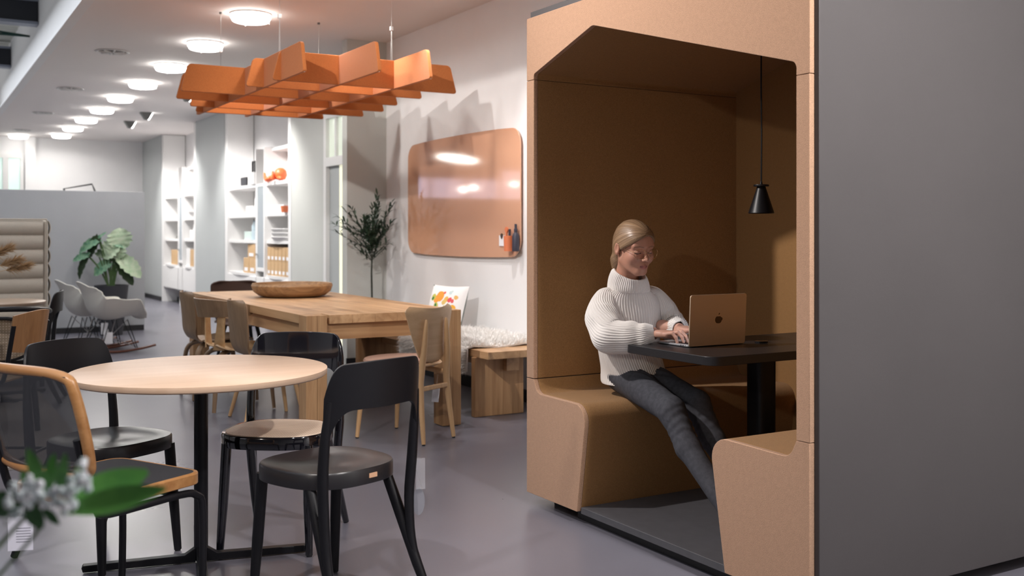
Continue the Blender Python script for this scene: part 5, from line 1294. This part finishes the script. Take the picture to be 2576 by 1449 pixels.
LV, LF = ribbed([(2.960, 3.825, .985), (3.005, 3.825, .962), (3.040, 3.808, .905), (3.060, 3.780, .860), (3.062, 3.735, .825), (3.035, 3.685, .822), (3.005, 3.645, .832), (2.988, 3.622, .834), (2.984, 3.606, .834)],
    [(.030, .040), (.054, .056), (.068, .068), (.068, .068), (.062, .062), (.056, .052), (.056, .048), (.044, .038), (.032, .028)], 40, .0022, 240, 90, (0, 0, 1), sfold)
npobj('sleeve', LV, LF, M['knit'], sw)
CV, CF = ribbed([(2.862, 3.820, 1.005), (2.860, 3.815, .992), (2.858, 3.808, 1.005), (2.856, 3.803, 1.035), (2.853, 3.795, 1.065), (2.850, 3.788, 1.085), (2.848, 3.785, 1.090), (2.849, 3.788, 1.075), (2.851, 3.795, 1.03)],
    [(.074, .080), (.084, .092), (.090, .098), (.088, .094), (.080, .086), (.073, .078), (.066, .070), (.060, .063), (.058, .060)], 62, .0021, 372, 40, (0, -1, 0), lambda t_, a: .005*nz(math.cos(a)*1.3, math.sin(a)*1.3, t_*3+5), fixT=(0, 0, 1))
# the collar stands higher at the back
CV[:, 2] += .36*(CV[:, 1]-(3.80-PO_[1]))*np.clip((CV[:, 2]-(.99-PO_[2]))/.06, 0, 1.3)
npobj('collar', CV, CF, M['knit'], sw)
# --- jeans
hipR, knR, anR = [np.array(p)-PO_ for p in ((2.842, 3.825, .610), (2.795, 3.425, .512), (2.775, 3.020, .150))]
hipL, knL, anL = [np.array(p)-PO_ for p in ((2.930, 3.825, .612), (2.955, 3.450, .525), (2.985, 3.130, .150))]
cfR = knR*.66+anR*.34+np.array((0, .022, -.012)); cfL = knL*.66+anL*.34+np.array((0, .022, -.012))
def jeans(P):
    D = sd_ell(P, np.array((2.888, 3.845, .615))-PO_, (.115, .106, .080))
    for h_, k_, c_, a_ in ((hipR, knR, cfR, anR), (hipL, knL, cfL, anL)):
        L_ = smin(sd_cap(P, h_, k_, .082, .057), sd_cap(P, k_, c_, .055, .051), .025); L_ = smin(L_, sd_cap(P, c_, a_, .051, .037), .02)
        D = smin(D, L_, .022)
    return D
jV, jF = surf(jeans, (-.28, -.86, -.44), (.28, .19, .24), .0055)
jn = np.zeros(len(jV))
for i, p in enumerate(jV):
    q = Vector(p); d_ = 0
    for kk, cf in ((knR, cfR), (knL, cfL)):
        dd = np.linalg.norm(p-(kk*.55+cf*.45)); ax_ = (p-kk)@((cf-kk)/np.linalg.norm(cf-kk))
        d_ += .0019*math.exp(-(dd/.09)**2)*math.sin(ax_*150+6*noise.noise(q*9))
    d_ += .0022*noise.noise(q*14)+.0045*math.exp(-((np.linalg.norm(p-np.array((-.01, -.10, .10)))/.10)**2))*math.sin(p[0]*150+p[1]*70+2*noise.noise(q*11))
    jn[i] = d_
me_ = npobj('jeans', jV, jF, mat('grey_denim', (.042, .044, .056), .85, color2=(.070, .072, .088), vscale=60, bump=.3, bscale=900), per)
nr = np.zeros(len(jV)*3, F32); me_.data.vertices.foreach_get('normal', nr); jV2 = jV+nr.reshape(-1, 3)*jn[:, None]
me_.data.vertices.foreach_set('co', jV2.astype(F32).ravel()); me_.data.update()
sea = []
for t_ in np.linspace(0, 1, 26):
    if t_ < .5: c = hipR*(1-t_*2)+knR*t_*2; r_ = .086+(.057-.086)*t_*2; 
    else: c = knR*(2-2*t_)+anR*(2*t_-1)+np.array((0, .02, -.012))*math.sin((2*t_-1)*math.pi)*1.0; r_ = .057-.020*(2*t_-1)
    sea.append(tuple(c+np.array((-.80, -.25, .10 if t_ < .5 else -.15))*r_*1.14))
obj('seam', MB().tube(sea, .0015, 5, sm=3), mat('denim_thread', (.16, .16, .18), .8), me_)
for a_, lab_ in ((anR, 0), (anL, 1)):
    sh = MB(); b_ = Vector(a_); zf = .074-PO.z
    sh.lathe([(0, 0), (.040, 0), (.042, .012), (.040, .05), (.036, .085), (.034, .10), (0, .10)], 20, (b_.x, b_.y, zf))
    sh.tube([(b_.x, b_.y+.01, zf+.035), (b_.x, b_.y-.08, zf+.033), (b_.x, b_.y-.155, zf+.024)], [.036, .037, .024], 16, sm=4)
    obj('shoe', sh, M['black'], per)
